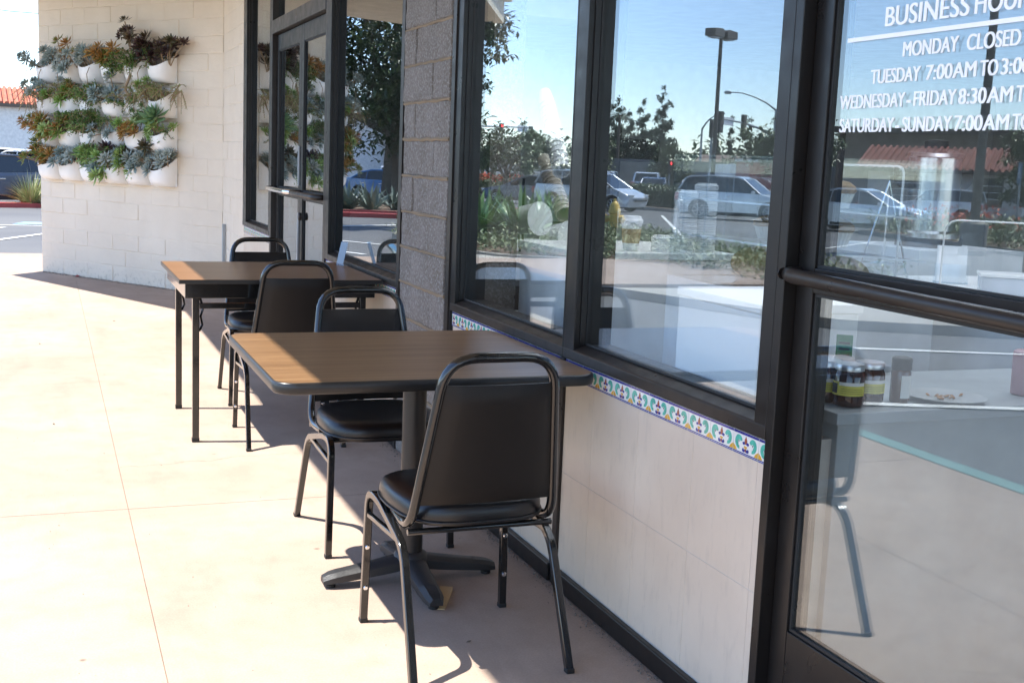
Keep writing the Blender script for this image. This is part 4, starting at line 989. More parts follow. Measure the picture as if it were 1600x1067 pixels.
    for wx in P['wx']:
        for s in (-1, 1):
            w = MB(); y0 = s*(W*.5-.20); w.lathe([(wr*.62,0),(wr*.95,.0),(wr,.03),(wr,.17),(wr*.95,.20),(wr*.66,.20),(wr*.62,.17)], TYRE, 22, (wx,y0,wr), (0,s,0)); wo_ = w.build("wheel", t, smooth=True, autos=40)
            if parts:
                r = MB(); r.lathe([(wr*.64,.165),(wr*.66,.19),(wr*.58,.188),(wr*.55,.14)], RIM, 22, (wx,y0,wr), (0,s,0)); r.lathe([(.06,.12),(.05,.185)], RIM, 10, (wx,y0,wr), (0,s,0)); r.lathe([(wr*.6,.10),(wr*.6,.11)], SIGNALBLK, 18, (wx,y0,wr), (0,s,0))
                for a in range(7):
                    an = a*2*PI/7; dx, dz_ = math.cos(an), math.sin(an); r.tube([(wx+dx*.04, y0+s*.175, wr+dz_*.04),(wx+dx*wr*.6, y0+s*.175, wr+dz_*wr*.6)], .024, RIM, 5)
                r.build("rim", wo_)
    x0 = P['top'][0][0]; xe = P['top'][-1][0]
    for s in (-1, 1):
        h = MB(); hz = P['top'][2][1]-.07; h.obox((x0-.13, s*W*.40, hz), (.13,-s*.05,-.0), (0.03,.13,0), (.04,0,.065), HEAD); h.build("headlight", t, bevel=.03)
        q = MB(); tz = P['top'][-3][1]-.13 if kind == 'sedan' else P['top'][-2][1]
        q.obox((xe+.04, s*W*.415, tz), (.09,0,0), (0,.13,0), (.0,0,.085 if kind == 'sedan' else .14), TAIL); q.build("tail_light", t, bevel=.03)
        if parts:
            mr = MB(); mr.obox((gh[0][0]-.28, s*(W*.5+.05), belt+.06), (.07,0,0), (0,.10,0), (0,0,.06), paint); mr.build("door_mirror", t, bevel=.03)
            hd = MB(); hd.box(-.28,-.12,*sorted((s*W*.5,s*(W*.5+.03))),belt-.16,belt-.125,STEEL); hd.box(-1.2,-1.04,*sorted((s*W*.5,s*(W*.5+.03))),belt-.15,belt-.115,STEEL); hd.build("door_handle", t, bevel=.008)
    return t
# seen directly past the wall
car("dark blue grey sedan parked behind the red kerb, left of the planter wall", 'sedan', GREYCAR, (-5.35,36.6), (-.85,37.9))
car("white hatchback parked behind the dark blue grey sedan, left of the wall", 'box', WHITECAR, (-4.0,50.5), (-.2,47.8))
car("black hatchback at the left edge of the picture behind the dark blue sedan", 'box', BLACKCAR, (-6.6,47.5), (-3.4,45.6))
car("white van parked farthest back below the tiled roof building", 'van', WHITECAR, (-6.2,56.5), (-2.0,54.8))
# seen in the window glass
car("silver minivan crossing the lot, reflected beside the window mullion", 'van', SILVER, (-23.1,47.6), (-19.75,52.0))
car("silver sport utility car reflected in the large window by the door", 'suv', SILVER, (-25.5,39.4), (-22.3,42.9))
car("silver sedan reflected in the glass door behind the lettering door's rail", 'sedan', SILVER, (-25.1,31.4), (-22.6,35.0))
car("dark sedan reflected at the left of the pillar side window", 'sedan', GREYCAR, (-19.5,58.5), (-23.2,56.0))
car("small white box shaped car reflected behind the tall lamp post in the door", 'box', WHITECAR, (-38.6,50.5), (-41.6,46.6))
bgc = [("dark sport utility car, first from the left in the far reflected row",'suv',BLACKCAR,(-36.2,84)),("silver sport utility car, second in the far reflected row",'suv',SILVER,(-37.3,81.5)),("grey sedan with red tail lights in the far reflected row",'sedan',GREYCAR,(-38.7,76.5)),("silver pickup truck in the far reflected row",'pickup',SILVER,(-39.9,80)),("white sedan at the right end of the far reflected row",'sedan',WHITECAR,(-41.5,75.5)),("small white car far down the reflected road",'box',WHITECAR,(-30,92)),("dark red car far down the reflected road",'sedan',REDCAR,(-27.6,86))]
for lb, k, pm, (x, y) in bgc: car(lb, k, pm, (x-1.3,y+2), (x+1.3,y-2), parts=False)
car("bright blue car reflected behind the spiky agaves in the tinted window", 'sedan', BLUECAR, (-15.6,55.0), (-12.2,57.6))
car("grey hatchback reflected in front of the white arched garage", 'box', SILVER, (-18.2,68.5), (-16.4,65.0))
# red and white truck far off
t = thing("box_truck", "red and white utility truck reflected above the silver sport utility car", "truck", (-45.1,73.7,gz(-45,73)), R(35))
m = MB(); m.box(-3.6,1.2,-1.15,1.15,.7,2.75,REDCAR); m.build("cargo_box", t, bevel=.05)
m = MB(); m.prism([(1.22,.6),(3.3,.6),(3.3,1.4),(2.9,2.5),(1.22,2.6)],-1.1,1.1,WHITECAR,axis='y'); m.build("cab", t, bevel=.06)
m = MB(); m.box(-3.7,1.3,-1.2,1.2,2.755,2.95,WHITECAR); m.build("roof", t, bevel=.03)
for wx in (-2.3,2.3):
    for s in (-1,1):
        m = MB(); m.lathe([(.45,0),(.48,.05),(.48,.22),(.42,.26)],TYRE,16,(wx,s*.9,.48),(0,s,0)); m.build("wheel", t)

# ------------------------------------------------------------------ trees and plants of the lot
def tree(nm, label, cat, x, y, h, crown, trunk_h, tr, n, leaf, mats, group="trees round the lot", flat=1.0, limbs=7, lean=0, z=None):
    """crown: list of (dx,dy,z,rx,ry,rz) lobes that the leaves scatter through; gaps stay open between them."""
    t = thing(nm, label, cat, (x, y, gz(x, y) if z is None else z), 0, group)
    m = MB(); m.tube([(0,0,-.1),(lean*.2,.02,trunk_h*.5),(lean*.6,0,trunk_h),(lean,0,h*.75)], [tr*1.35,tr,tr*.8,tr*.15], BARK, 9)
    for i in range(limbs):
        L = crown[i % len(crown)]; z0 = trunk_h*random.uniform(.75,1.15)
        m.tube([(lean*.5,0,z0),((L[0]+lean)*.5+random.gauss(0,.1),L[1]*.5,(z0+L[2])*.5+.1),(L[0],L[1],L[2])],[tr*.5,tr*.3,tr*.08],BARK,6)
    m.build("trunk", t)
    c = MB(); tot = sum(q[3]*q[4]*q[5] for q in crown)**1
    for q in crown:
        k = int(n*(q[3]*q[4]*q[5])/tot); cl = [Vector((random.gauss(0,.5),random.gauss(0,.5),random.gauss(0,.5))) for _ in range(max(4,k//30))]
        mm = mats[0] if random.random() < .6 else mats[1]
        for i in range(k):
            b = random.choice(cl); p = b.copy(); 
            if p.length > 1: p.normalize(); p *= random.uniform(.7,1)
            p = p+Vector((random.gauss(0,.13),random.gauss(0,.13),random.gauss(0,.13)))
            P_ = Vector((q[0]+p.x*q[3], q[1]+p.y*q[4], q[2]+p.z*q[5]))
            c.card(P_, (random.uniform(-1,1),random.uniform(-1,1),random.uniform(-.8,.6)), (0,0,1), leaf*random.uniform(.7,1.4), leaf*.5, mm if random.random() < .7 else random.choice(mats))
    c.build("crown", t); return t
random.seed(31)
def lobes(n, r, z0, z1, s):
    out = []
    for i in range(n):
        a = i*GA; q = (i+.5)/n; out.append((math.cos(a)*r*random.uniform(.3,1), math.sin(a)*r*random.uniform(.3,1), z0+(z1-z0)*random.random(), s*random.uniform(.7,1.2), s*random.uniform(.7,1.2), s*random.uniform(.6,1)))
    return out
tree("evergreen_tree", "big dark glossy leaved tree behind the red kerb, reflected in the tinted window", "tree", -11.1, 46.0, 11, lobes(34,4.6,2.5,11,1.8), 2.6, .38, 22000, .30, TREE)
tree("street_tree", "leafy tree beside the pillar, reflected at the edge of the window right of it", "tree", -7.7, 28.6, 6.4, lobes(9,1.2,3.0,5.9,.85), 2.4, .12, 3200, .2, TREE)
for i, (x, y, h, lb) in enumerate(((-55.8,118.4,10.0,"tall thin pine, leftmost of the reflected pine group"),(-58.4,117.3,9.6,"tall thin pine, third in the reflected pine group"),(-57.9,112.1,11.0,"tallest thin pine, rightmost of the reflected pine group"),(-59.2,122.5,8.8,"shorter pine second from the left in the reflected pine group"))):
    cr = []
    for q in range(11):
        zz = h*(.30+.68*q/11); rr = (1-q/11)*1.5+.35; a = q*2.1
        cr.append((math.cos(a)*rr*.55, math.sin(a)*rr*.55, zz, rr*.75, rr*.75, .55))
    tree("pine_tree", lb, "tree", x, y, h, cr, h*.3, .16, 4200, .34, PINE, "reflected pines")
for i, (x, y, lb) in enumerate(((-93.9,157.7,"slim cypress, middle of the three reflected columns"),(-96.4,156.7,"slim cypress, right of the three reflected columns"),(-94.6,162.9,"slim cypress, left of the three reflected columns behind the lamp pole"))):
    cr = [(0,0,1+q*.95,.95-.07*q if q > 2 else .9,.95-.07*q if q > 2 else .9,.8) for q in range(10)]
    tree("cypress_tree", lb, "tree", x, y, 10, cr, .8, .2, 2600, .4, PINE, "reflected cypresses", limbs=0)
bt = [(-36.0,55.5,5.8,2.4,"round bushy tree reflected behind the opening hours lettering"),(-44.2,47.0,4.6,1.9,"bushy tree at the right edge of the door reflection"),(-24.2,68,4.2,2.0,"nearest roadside tree left of the reflected traffic signal"),(-22.6,80,5.0,2.4,"roadside tree down the reflected road on the left"),(-26.5,92,5.5,2.6,"farthest roadside tree down the reflected road"),(-53,90,3.7,2.2,"low tree right of the reflected pines"),(-60,79,3.6,1.9,"round tree by the reflected street lamp"),(-44,98,4.2,2.2,"palm like bush above the reflected grey wall"),(-49,93,4.4,2.0,"bush above the middle of the reflected grey wall"),(-63,84,5.6,2.6,"tree at the right of the reflected large window"),(-40,100,4.8,2.3,"tree left of the reflected grey wall")]
for x, y, h, r, lb in bt: tree("broadleaf_tree", lb, "tree", x, y, h, lobes(9,r*.75,h*.35,h*.9,r*.55), h*.3, .14, 3600, .30, TREE2, "background trees")
# the far line of trees along the horizon, one mass
mb = MB()
for i in range(260):
    az = R(random.uniform(2,80)); rr = random.uniform(185,235); cx_, cy_ = -rr*math.sin(az), rr*math.cos(az); hh = random.uniform(3,6.5); wr_ = random.uniform(2.5,5)
    mm = random.choice(TREE2+PINE)
    for q in range(55):
        v = Vector((random.gauss(0,.5),random.gauss(0,.5),random.gauss(0,.5)))
        mb.card((cx_+v.x*wr_, cy_+v.y*wr_, gz(cx_,cy_)+hh*.55+v.z*hh*.75),(random.uniform(-1,1),random.uniform(-1,1),random.uniform(-.6,.8)),(0,0,1),random.uniform(.9,1.7),.8,mm)
tag(mb.build("distant_trees"), kind="stuff")
# palm in the reflection
t = thing("palm_tree", "small palm reflected at the window mullion beside the utility pole", "palm tree", (-47.5,100.5,gz(-47,100)), 0); m = MB(); m.tube([(0,0,0),(.1,0,4),(.05,0,6.8)],[.2,.15,.13],BARK,8); m.build("trunk", t)
m = MB()
for i in range(30):
    a = i*GA; el = random.uniform(-.5,.9); d = Vector((math.cos(a),math.sin(a),el)).normalized()
    for q in range(8): p = Vector((.05,0,6.8))+d*(.25+q*.2)+Vector((0,0,-.035*q*q)); m.card(p,d+Vector((random.gauss(0,.4),random.gauss(0,.4),-.3)),(0,0,1),.45,.08,PINE[1])
m.build("crown", t)

# near planting island
isl = [(-4.3,19.6),(-5.0,17.7),(-6.2,16.6),(-7.0,14.3),(-7.05,12.2),(-7.6,11.35),(-8.3,11.6),(-8.7,13.2),(-9.0,16),(-9.6,19.5),(-10.8,23.6),(-9.8,26.2),(-7.0,26.5),(-4.9,23.5)]
inn, _ = raised_bed("island", isl, .14, None)
lot_sheet("island_apron", [(-3.9,14.9),(-4.3,19.6),(-5.0,17.7),(-6.2,16.6),(-7.0,14.3),(-7.05,12.2),(-7.6,11.35),(-8.5,11.0),(-9.6,10.4),(-9.5,9.2),(-8.0,8.7),(-7.1,8.9),(-5.58,9.67)], CONC, .10)
m = MB(); ap = [(-3.9,14.9),(-5.58,9.67),(-7.1,8.9),(-8.0,8.7),(-9.5,9.2)]
for a, b in zip(ap[:-1], ap[1:]):
    m.add([(a[0],a[1],gz(*a)-.02),(b[0],b[1],gz(*b)-.02),(b[0],b[1],gz(*b)+.098),(a[0],a[1],gz(*a)+.098)],[(0,1,2,3)],CONC)
tag(m.build("apron_kerb"), kind="structure")
cover("ground_cover", inn, 2300, .28, .12, GROUNDC, leafs=(.085,.04), dens=10)
def strap(label, x, y, n, L, W, nm="lily_clump", cat="plant", mats=STRAP, grp="strap leaved clumps on the island", droop=.55, z=.12):
    t = thing(nm, label, cat, (x,y,gz(x,y)+z), 0, grp); m = MB()
    for i in range(n):
        a = random.random()*2*PI; el = random.uniform(.35,1.4); d = Vector((math.cos(a),math.sin(a),0)); l = L*random.uniform(.65,1.15); b = d*random.random()*.15
        side = Vector((-d.y,d.x,0)); pts = []
        for q in range(6):
            tt = q/5; r = l*tt*math.cos(el)*(1+.2*tt); zz = l*(tt*math.sin(el)-droop*tt*tt*math.cos(el)*.9); pts.append(b+d*r+Vector((0,0,max(0,zz))))
        vs = []
        for q, p in enumerate(pts):
            w = W*(1-(q/5)**2.2)*.5*(.6+.8*min(1,q/2)); vs += [p-side*w, p+Vector((0,0,-w*.3)), p+side*w]
        m.add(vs, [f for q in range(5) for f in ((3*q,3*q+1,3*q+4,3*q+3),(3*q+1,3*q+2,3*q+5,3*q+4))], random.choice(mats))
    m.build("foliage", t); return t
for i, (x, y) in enumerate(((-6.5,20.3),(-7.4,21.3),(-6.6,22.3),(-8.4,22.4),(-5.9,21.3),(-8.6,23.9))):
    strap(["broad strap leaved clump at the front left of the reflected island","broad strap leaved clump in the middle of the reflected island","broad strap leaved clump at the back left of the reflected island","broad strap leaved clump beside the yellow hydrant","broad strap leaved clump nearest the island's left kerb","broad strap leaved clump farthest back on the island"][i], x, y, 85, 1.15, .13)
strap("fine pale grass tuft in front of the yellow hydrant on the island", -8.45, 19.2, 120, .55, .012, "grass_tuft", "grass", GRASSM, "grass tufts", .4)
strap("fine green grass tuft at the red kerb beside the dark sedan", -1.92, 36.2, 260, 1.0, .022, "grass_tuft", "grass", GRASSM, "grass tufts", .35, .05)
# hydrant
hy = thing("fire_hydrant", "yellow fire hydrant on the planted island, reflected in the large window", "fire hydrant", (-9.75,23.3,gz(-9.75,23.3)+.12), R(40))
m = MB(); m.lathe([(.15,0),(.15,.04),(.105,.05),(.10,.52),(.13,.54),(.13,.60),(.12,.62),(.10,.72),(.05,.79),(.03,.80),(.03,.85)],YELLOW,20); m.build("body", hy, smooth=True, autos=40)
for a, r in ((0,.075),(PI,.075),(PI/2,.10)):
    m = MB(); d = (math.cos(a),math.sin(a),0); m.lathe([(r,.06),(r,.15),(r*1.2,.155),(r*1.2,.20),(r*.4,.21),(r*.4,.24)],YELLOW,14,(0,0,.42),d); m.build("nozzle", hy, smooth=True, autos=40)
# far planting island with lamp, hedge and flowers
fis = [(-22.6,31.9),(-20.8,25.8),(-19.6,21.6),(-17.0,15.5),(-18.5,13.5),(-22,15),(-25,22),(-26,27.5),(-24.6,30.8)]
inn2, _ = raised_bed("far_island", fis, .15, None); cover("ground_cover", inn2, 1500, .55, .25, GROUNDC, leafs=(.13,.06), dens=9)
mb = MB(); k = 0
while k < 150:
    p = (random.uniform(-26,-18), random.uniform(14,31))
    if not inside(p, inn2): continue
    k += 1; z = gz(*p)+random.uniform(.5,1.0)
    for i in range(7): mb.card((p[0]+random.gauss(0,.08),p[1]+random.gauss(0,.08),z+random.gauss(0,.05)),(random.uniform(-1,1),random.uniform(-1,1),random.uniform(0,1)),(0,0,1),.14,.07,FLOWER)
tag(mb.build("flowers"), kind="stuff")
hd = [(-26.9,58.5),(-29.6,58.0),(-29.4,50.0),(-26.6,50.6)]; raised_bed("hedge_island", [(-26,60),(-30.2,59.5),(-30.2,48.5),(-25.5,49)], .15, None)
t = thing("hedge", "trimmed green hedge reflected between the minivan and the sport utility car", "hedge", (-28.1,54.3,gz(-28,54)+.1)); mb = MB()
for i in range(5200):
    x, y, z = random.uniform(-1.3,1.3), random.uniform(-4.2,4.2), random.uniform(.05,1.0)
    q = random.random()
    if q < .3: z = random.uniform(.9,1.05)
    elif q < .6: x = 1.3+random.gauss(0,.05)
    elif q < .75: y = random.choice((-4.2,4.2))+random.gauss(0,.05)
    mb.card((x,y,z),(random.uniform(-1,1),random.uniform(-1,1),random.uniform(-.5,1)),(0,0,1),.2,.11,random.choice(TREE))
mb.build("foliage", t); m = MB(); m.box(-1.15,1.15,-4.05,4.05,0,.88,TREE[0]); m.build("twig_core", t)
fl = [(-21,70),(-26,66),(-29,74),(-24,80)]; raised_bed("roadside_bed", fl, .15, None); cover("roadside_shrubs", fl, 700, .9, .4, GROUNDC, leafs=(.2,.1)); mb = MB()
for i in range(130):
    x, y = random.uniform(-28,-22), random.uniform(67,78); z = gz(x,y)+random.uniform(.8,1.2)
    if not inside((x,y), fl): continue
    for q in range(6): mb.card((x+random.gauss(0,.12),y+random.gauss(0,.12),z+random.gauss(0,.06)),(random.uniform(-1,1),random.uniform(-1,1),random.uniform(0,1)),(0,0,1),.22,.12,FLOWER)
tag(mb.build("roadside_flowers"), kind="stuff")
# red kerbed island: agaves, tree, garage behind; another red kerb past the wall
ri = [(-5.2,37.0),(-6.6,36.2),(-9.4,36.0),(-13.6,37.5),(-16,42),(-15,49.5),(-9.0,50),(-6.0,44)]
rin, _ = raised_bed("red_kerb_island", ri, .15, None, kmat=REDK)
li = [(1.5,36.6),(-8.0,34.0),(-8.1,34.7),(1.3,37.4)]
k_ = len(li); m = MB(); m.add([(x,y,gz(x,y)-.05) for x,y in li]+[(x,y,gz(x,y)+.13) for x,y in li], [(4,5,6,7)]+[(i,(i+1)%4,(i+1)%4+4,i+4) for i in range(4)], REDK); tag(m.build("red_kerb"), kind="structure")
AG = [leafmat("agave_leaf", (.06,.09,.07), (.14,.18,.14)), leafmat("agave_leaf_light", (.12,.16,.12), (.2,.24,.18))]
for i, (x, y, L) in enumerate(((-7.3,37.5,.85),(-8.0,37.1,.9),(-8.9,37.6,.8),(-7.7,39.0,.9),(-9.6,37.3,.7),(-8.7,40.2,.9))):
    strap(["spiky grey agave at the left of the reflected red kerb island","spiky agave right behind the reflected red kerb","spiky agave right of centre on the red kerb island","spiky agave in the second row of the red kerb island","small spiky agave at the right of the red kerb island","spiky agave by the trunk of the dark tree"][i], x, y, 40, L, .11, "agave_plant", "plant", AG, "agaves on the red kerb island", .05)
for i, (x, y) in enumerate(((-2.95,14.9),(-3.2,15.6))):
    strap(["low silvery shrub at the corner of the walkway, reflected in the tinted window","second low silvery shrub at the corner of the walkway"][i], x, y, 150, .6, .03, "silver_shrub", "shrub", AG, "shrubs at the walkway corner", .3, .0)
t = thing("garage_building", "white garage building with an arched doorway, reflected behind the dark tree", "building", (-18.4,80,gz(-18,80)), R(-13))
m = MB(); m.box(-7,7,0,6,-.3,4.6,STUCCO); m.build("wall", t); m = MB(); m.prism([(-1.5,0),(1.5,0),(1.5,2.4)]+[(1.5*math.cos(R(a)),2.4+1.0*math.sin(R(a))) for a in range(15,180,15)]+[(-1.5,2.4)],-.06,.01,LAMIN,axis='y'); m.build("arched_door", t)
m = MB(); m.box(-7.4,7.4,-.4,6.4,4.61,4.9,TERRA); m.build("roof", t, bevel=.04)

# buildings
def tiled_building(nm, label, loc, rz, Lx, Ly, wh, rise, ov, wins, TERRA=TERRA):
    t = thing(nm, label, "building", loc, rz); m = MB(); m.box(-Lx/2,Lx/2,0,Ly,-1.2,wh,STUCCO); m.build("wall", t)
    m = MB(); n = int(Lx/.30)
    for i in range(n):                         # barrel tiles run down the front slope
        x = -Lx/2-ov+(Lx+2*ov)*(i+.5)/n; m.tube([(x,-ov,wh+.05),(x,Ly/2,wh+rise)],.11,TERRA,6); m.tube([(x,Ly+ov,wh+.05),(x,Ly/2,wh+rise)],.11,TERRA,5)
    m.prism([(-ov,wh-.02),(Ly/2,wh+rise-.04),(Ly+ov,wh-.02),(Ly+ov,wh-.12),(-ov,wh-.12)],-Lx/2-ov,Lx/2+ov,TERRA,axis='x'); m.build("roof", t)
    m = MB(); m.box(-Lx/2-ov,Lx/2+ov,-ov-.06,-ov-.001,wh-.18,wh+.02,BARK); m.build("eave_board", t)
    for (x0,x1,z0,z1) in wins:
        m = MB(); m.box(x0-.06,x1+.06,-.04,-.001,z0-.06,z1+.06,BRONZE); w = m.build("window", t); m = MB(); m.box(x0,x1,-.05,-.041,z0,z1,CARGLASS); m.build("pane", w)
        m = MB()
        for q in range(1,4): z = z0+(z1-z0)*q/4; m.box(x0,x1,-.058,-.0505,z-.02,z+.02,WHITE)
        m.build("blind_slat", w)
    return t
tiled_building("apartment_building", "two storey white building with red tiled roof beyond the parked cars", (-1.5,80,-.72), R(3), 22, 9, 4.35, 1.15, .35, [(-.1,1.2,3.0,4.0),(-.1,1.2,1.35,2.6),(4.6,5.8,3.0,4.0),(-7.5,-6.3,3.0,4.0)])
tiled_building("tile_roof_shop", "low shop with a red tiled roof, reflected in the glass door", (-44.5,53.6,-.72), R(48), 8.2, 7, 2.6, 1.3, .7, [(-3,-1.6,.8,2.2),(1.2,2.8,.8,2.2)], TERRA2)
t = thing("brown_building", "flat roofed brown building reflected above the tiled roof in the door", "building", (-56,66,-.72), R(48)); m = MB(); m.box(-10,8,0,10,-.5,5.1,M("brown_wall",(.16,.12,.09),.9)); m.build("wall", t); m = MB(); m.box(-10.4,8.4,-.5,10.4,5.11,5.5,M("brown_fascia",(.07,.05,.04),.9)); m.build("roof", t)
m = MB(); a, b = Vector((-46,100,0)), Vector((-70,76,0)); d = (b-a).normalized(); c = (a+b)/2; m.obox((c.x,c.y,.6), d*((b-a).length/2), Vector((-d.y,d.x,0))*.15, (0,0,1.5), GREYWALL)
tag(m.build("boundary_wall"), "long grey block boundary wall reflected below the pines", "wall")
t = thing("low_roof_house", "house with a low brown roof peeking over the reflected grey wall", "house", (-62,106,-.71), R(45)); m = MB(); m.box(-4,3,0,8,0,2.3,STUCCO); m.build("wall", t); m = MB(); m.prism([(-.6,2.2),(4,3.7),(8.6,2.2)],-4.5,3.5,M('brown_shingle',(.20,.13,.10),.9),axis='x'); m.build("roof", t)

# ------------------------------------------------------------------ poles, lamps, signals
def lamp_twin(label, x, y, h, r, two=True, base=.7):
    t = thing("lot_lamp", label, "lamp post", (x,y,gz(x,y)), R(-30), "tall lamps of the parking lot")
    m = MB(); m.tube([(0,0,base),(0,0,h)], [r,r*.72], POLE, 10); m.build("pole", t)
    m = MB(); m.lathe([(.30,0),(.30,base-.03),(.27,base)], CONC, 20); m.build("footing", t, smooth=True, autos=40)
    m = MB(); m.tube([(-.35,0,h-.12),(.35,0,h-.12)],.05,POLE,8); m.build("arm", t)
    for s in (-1,1):
        m = MB(); m.prism([(s*.16,h-.30),(s*1.12,h-.26),(s*1.12,h+.10),(s*.30,h+.14),(s*.16,h+.02)],-.3,.3,POLE,axis='y'); hd_ = m.build("lamp_head", t, bevel=.03)
        m = MB(); m.box(min(s*.3,s*1.0),max(s*.3,s*1.0),-.24,.24,h-.33,h-.302,HEAD); m.build("lens", hd_)
    return t
lamp_twin("twin headed lot lamp reflected high in the large window", -29.4, 52.7, 8.75, .12)
lamp_twin("thick dark lot lamp post on a round footing reflected in the glass door", -18.3, 22.0, 8.6, .115, base=.75)
def street_lamp(label, x, y, h, reach, rz):
    t = thing("street_lamp", label, "street lamp", (x,y,gz(x,y)), rz, "curved arm street lamps"); m = MB(); m.tube([(0,0,0),(0,0,h)],[.14,.09],GALV,8); m.build("pole", t)
    m = MB(); m.tube([(0,0,h-.1),(reach*.2,0,h+.55),(reach*.45,0,h+1.05),(reach*.75,0,h+1.45),(reach,0,h+1.5)],[.09,.08,.06,.05,.05],GALV,8); m.build("arm", t, smooth=True)
    m = MB(); m.lathe([(.02,-.35),(.16,-.2),(.17,.25),(.06,.38)],GALV,10,(reach+.2,0,h+1.47),(1,0,0)); m.build("lamp_head", t, smooth=True)
street_lamp("curved arm street lamp at the right of the large window reflection", -62.6, 98.3, 8.0, 4.4, R(42)); street_lamp("smaller curved street lamp reflected behind the twin lot lamp", -59.3, 106.1, 6.2, -2.0, R(35))
def signal_head(t, x, y, z, lit=False, s=1.0):
    m = MB(); m.box(x-.2*s,x+.2*s,y-.12,y+.12,z-.58*s,z+.58*s,SIGNALBLK); hd_ = m.build("signal_head", t, bevel=.03)
    for q, zz in enumerate((.36,0,-.36)):
        m = MB()
        for sg in (-1,1): m.lathe([(.14*s,0),(.14*s,.02)], REDLAMP if (q == 0 and lit) else POLE, 14, (x,y+sg*.121,z+zz*s),(0,sg,0))
        m.build("lens", hd_)
rot = R(-28+180)
t = thing("traffic_signal", "traffic signal on a long curved mast arm reflected in the large window", "traffic signal", (-55.9,85.6,gz(-55,85)), R(-30), "traffic signals")
m = MB(); m.tube([(0,0,0),(0,0,3.9)],[.2,.17],GALV,10); m.build("pole", t)
m = MB(); ar = [(0,0,3.8),(1.2,0,4.35),(3.2,0,5.0),(5.5,0,5.5),(8.2,0,5.8),(10.6,0,5.9),(12,0,5.95)]; m.tube(ar,[.15,.13,.12,.1,.08,.07,.06],GALV,8); m.build("mast_arm", t, smooth=True)
signal_head(t, 8.2, 0, 5.65, False, 1.35); signal_head(t, 11.8, 0, 5.7, False, 1.35); m = MB(); m.box(9.9,11.3,-.03,.03,5.5,6.1,WHITE); m.build("street_sign", t)
t = thing("traffic_signal", "traffic signal with a red light lit on an arm, reflected next to the pillar", "traffic signal", (-33.9,104.4,gz(-34,104)), R(-20+180), "traffic signals")
m = MB(); m.tube([(0,0,0),(0,0,5.4)],[.18,.14],GALV,10); m.build("pole", t); m = MB(); m.tube([(0,0,5.2),(8.2,0,5.35)],[.09,.06],GALV,8); m.build("mast_arm", t)
signal_head(t, 4.3, 0, 5.0, True); signal_head(t, 7.9, 0, 4.9); m = MB(); m.box(6.3,7.5,-.03,.03,4.9,5.5,WHITE); m.build("street_sign", t)
t = thing("traffic_signal", "traffic signal on a straight post reflected below the mast arm", "traffic signal", (-49.9,88.1,gz(-50,88)), R(-30), "traffic signals"); m = MB(); m.tube([(0,0,0),(0,0,5.0)],.09,GALV,8); m.build("pole", t); signal_head(t, 0, 0, 5.5, False, 1.3)
t = thing("traffic_signal", "low red lit traffic signal reflected in front of the grey wall", "traffic signal", (-47.4,90.5,gz(-47,90)), R(-30), "traffic signals"); m = MB(); m.tube([(0,0,0),(0,0,1.7)],.07,GALV,8); m.build("pole", t); signal_head(t, 0, 0, 2.2, True, .9)
t = thing("utility_pole", "dark utility pole reflected beside the window mullion", "utility pole", (-44.2,102,gz(-44,102)), R(-30)); m = MB(); m.tube([(0,0,0),(0,0,5.9)],[.2,.16],BARK,8); m.build("pole", t); m = MB(); m.box(-.5,.5,-.06,.06,5.6,5.75,BARK); m.build("cross_arm", t)
t = thing("parking_sign", "blue accessible parking sign on a post, reflected at the right of the door", "sign", (-24.3,27.0,gz(-24,27)), R(118))
m = MB(); m.tube([(0,0,0),(0,0,2.3)],.03,GALV,8); m.build("post", t)
m = MB(); m.box(-.2,.2,-.035,-.03,1.75,2.35,BLUEK); pl = m.build("sign_plate", t)
m = MB(); m.lathe([(.035,0),(.035,.002)],LETTER,12,(0,-.036,2.24),(0,-1,0)); m.tube([(0,-.037,2.2),(0,-.037,2.05),(.08,-.037,2.05),(.12,-.037,1.95)],.018,LETTER,6); m.tube([(.07*math.cos(R(a))-.01,-.037,2.0+.09*math.sin(R(a))) for a in range(70,340,20)],.014,LETTER,6); m.build("wheelchair_symbol", pl)
# overhead lines in the sky at the left
for i, (z, yy) in enumerate(((11.3,62),(9.7,62),(8.0,62))):
    m = MB(); m.tube([(-14+q*2.2, yy+q*.5, z-.02*q-.06*(5-abs(q-5))) for q in range(11)], .018, SIGNALBLK, 5); tag(m.build("power_line"), ["highest power line in the sky left of the planter wall","middle power line in the sky left of the planter wall","lowest power line in the sky left of the planter wall"][i], "cable")
# ------------------------------------------------------------------ inside the shop, seen through the glass
def tagm(o, lb, cat, g=None): return tag(o, lb, cat, g)
m = MB(); PANELW = M('white_melamine', (.92,.92,.92), .5, var=.01); GREYTOP = M('grey_shelf_laminate', (.34,.37,.38), .4)
t = thing("display_counter", "white counter front close behind the large window", "counter", (.13, 2.79, 0))
m.box(0,.30,-.215,.21,.003,1.015,PANELW); o = m.build("cabinet", t, bevel=.004); m = MB(); m.box(-.004,.31,-.22,.215,1.016,1.04,PANELW); m.build("top", t, bevel=.003)
bc = thing("bakery_case", "clear acrylic bakery case with slanted shelves on the white counter", "display case", (.80, 3.46, .986))
m = MB(); m.box(-.22,.24,-.46,.44,0,.006,ACRYL); 
for x in (-.22,.236): m.box(x,x+.004,-.46,.44,.0065,.43,ACRYL)
m.box(-.215,.235,.436,.44,.0065,.43,ACRYL); m.box(-.215,.235,-.46,-.456,.0065,.43,ACRYL); m.box(-.22,.24,-.46,.44,.431,.436,ACRYL); m.build("case", bc)
m = MB(); m.box(-.22,.24,-.46,.44,-.98,-.002,LAMIN); m.build("stand", bc)
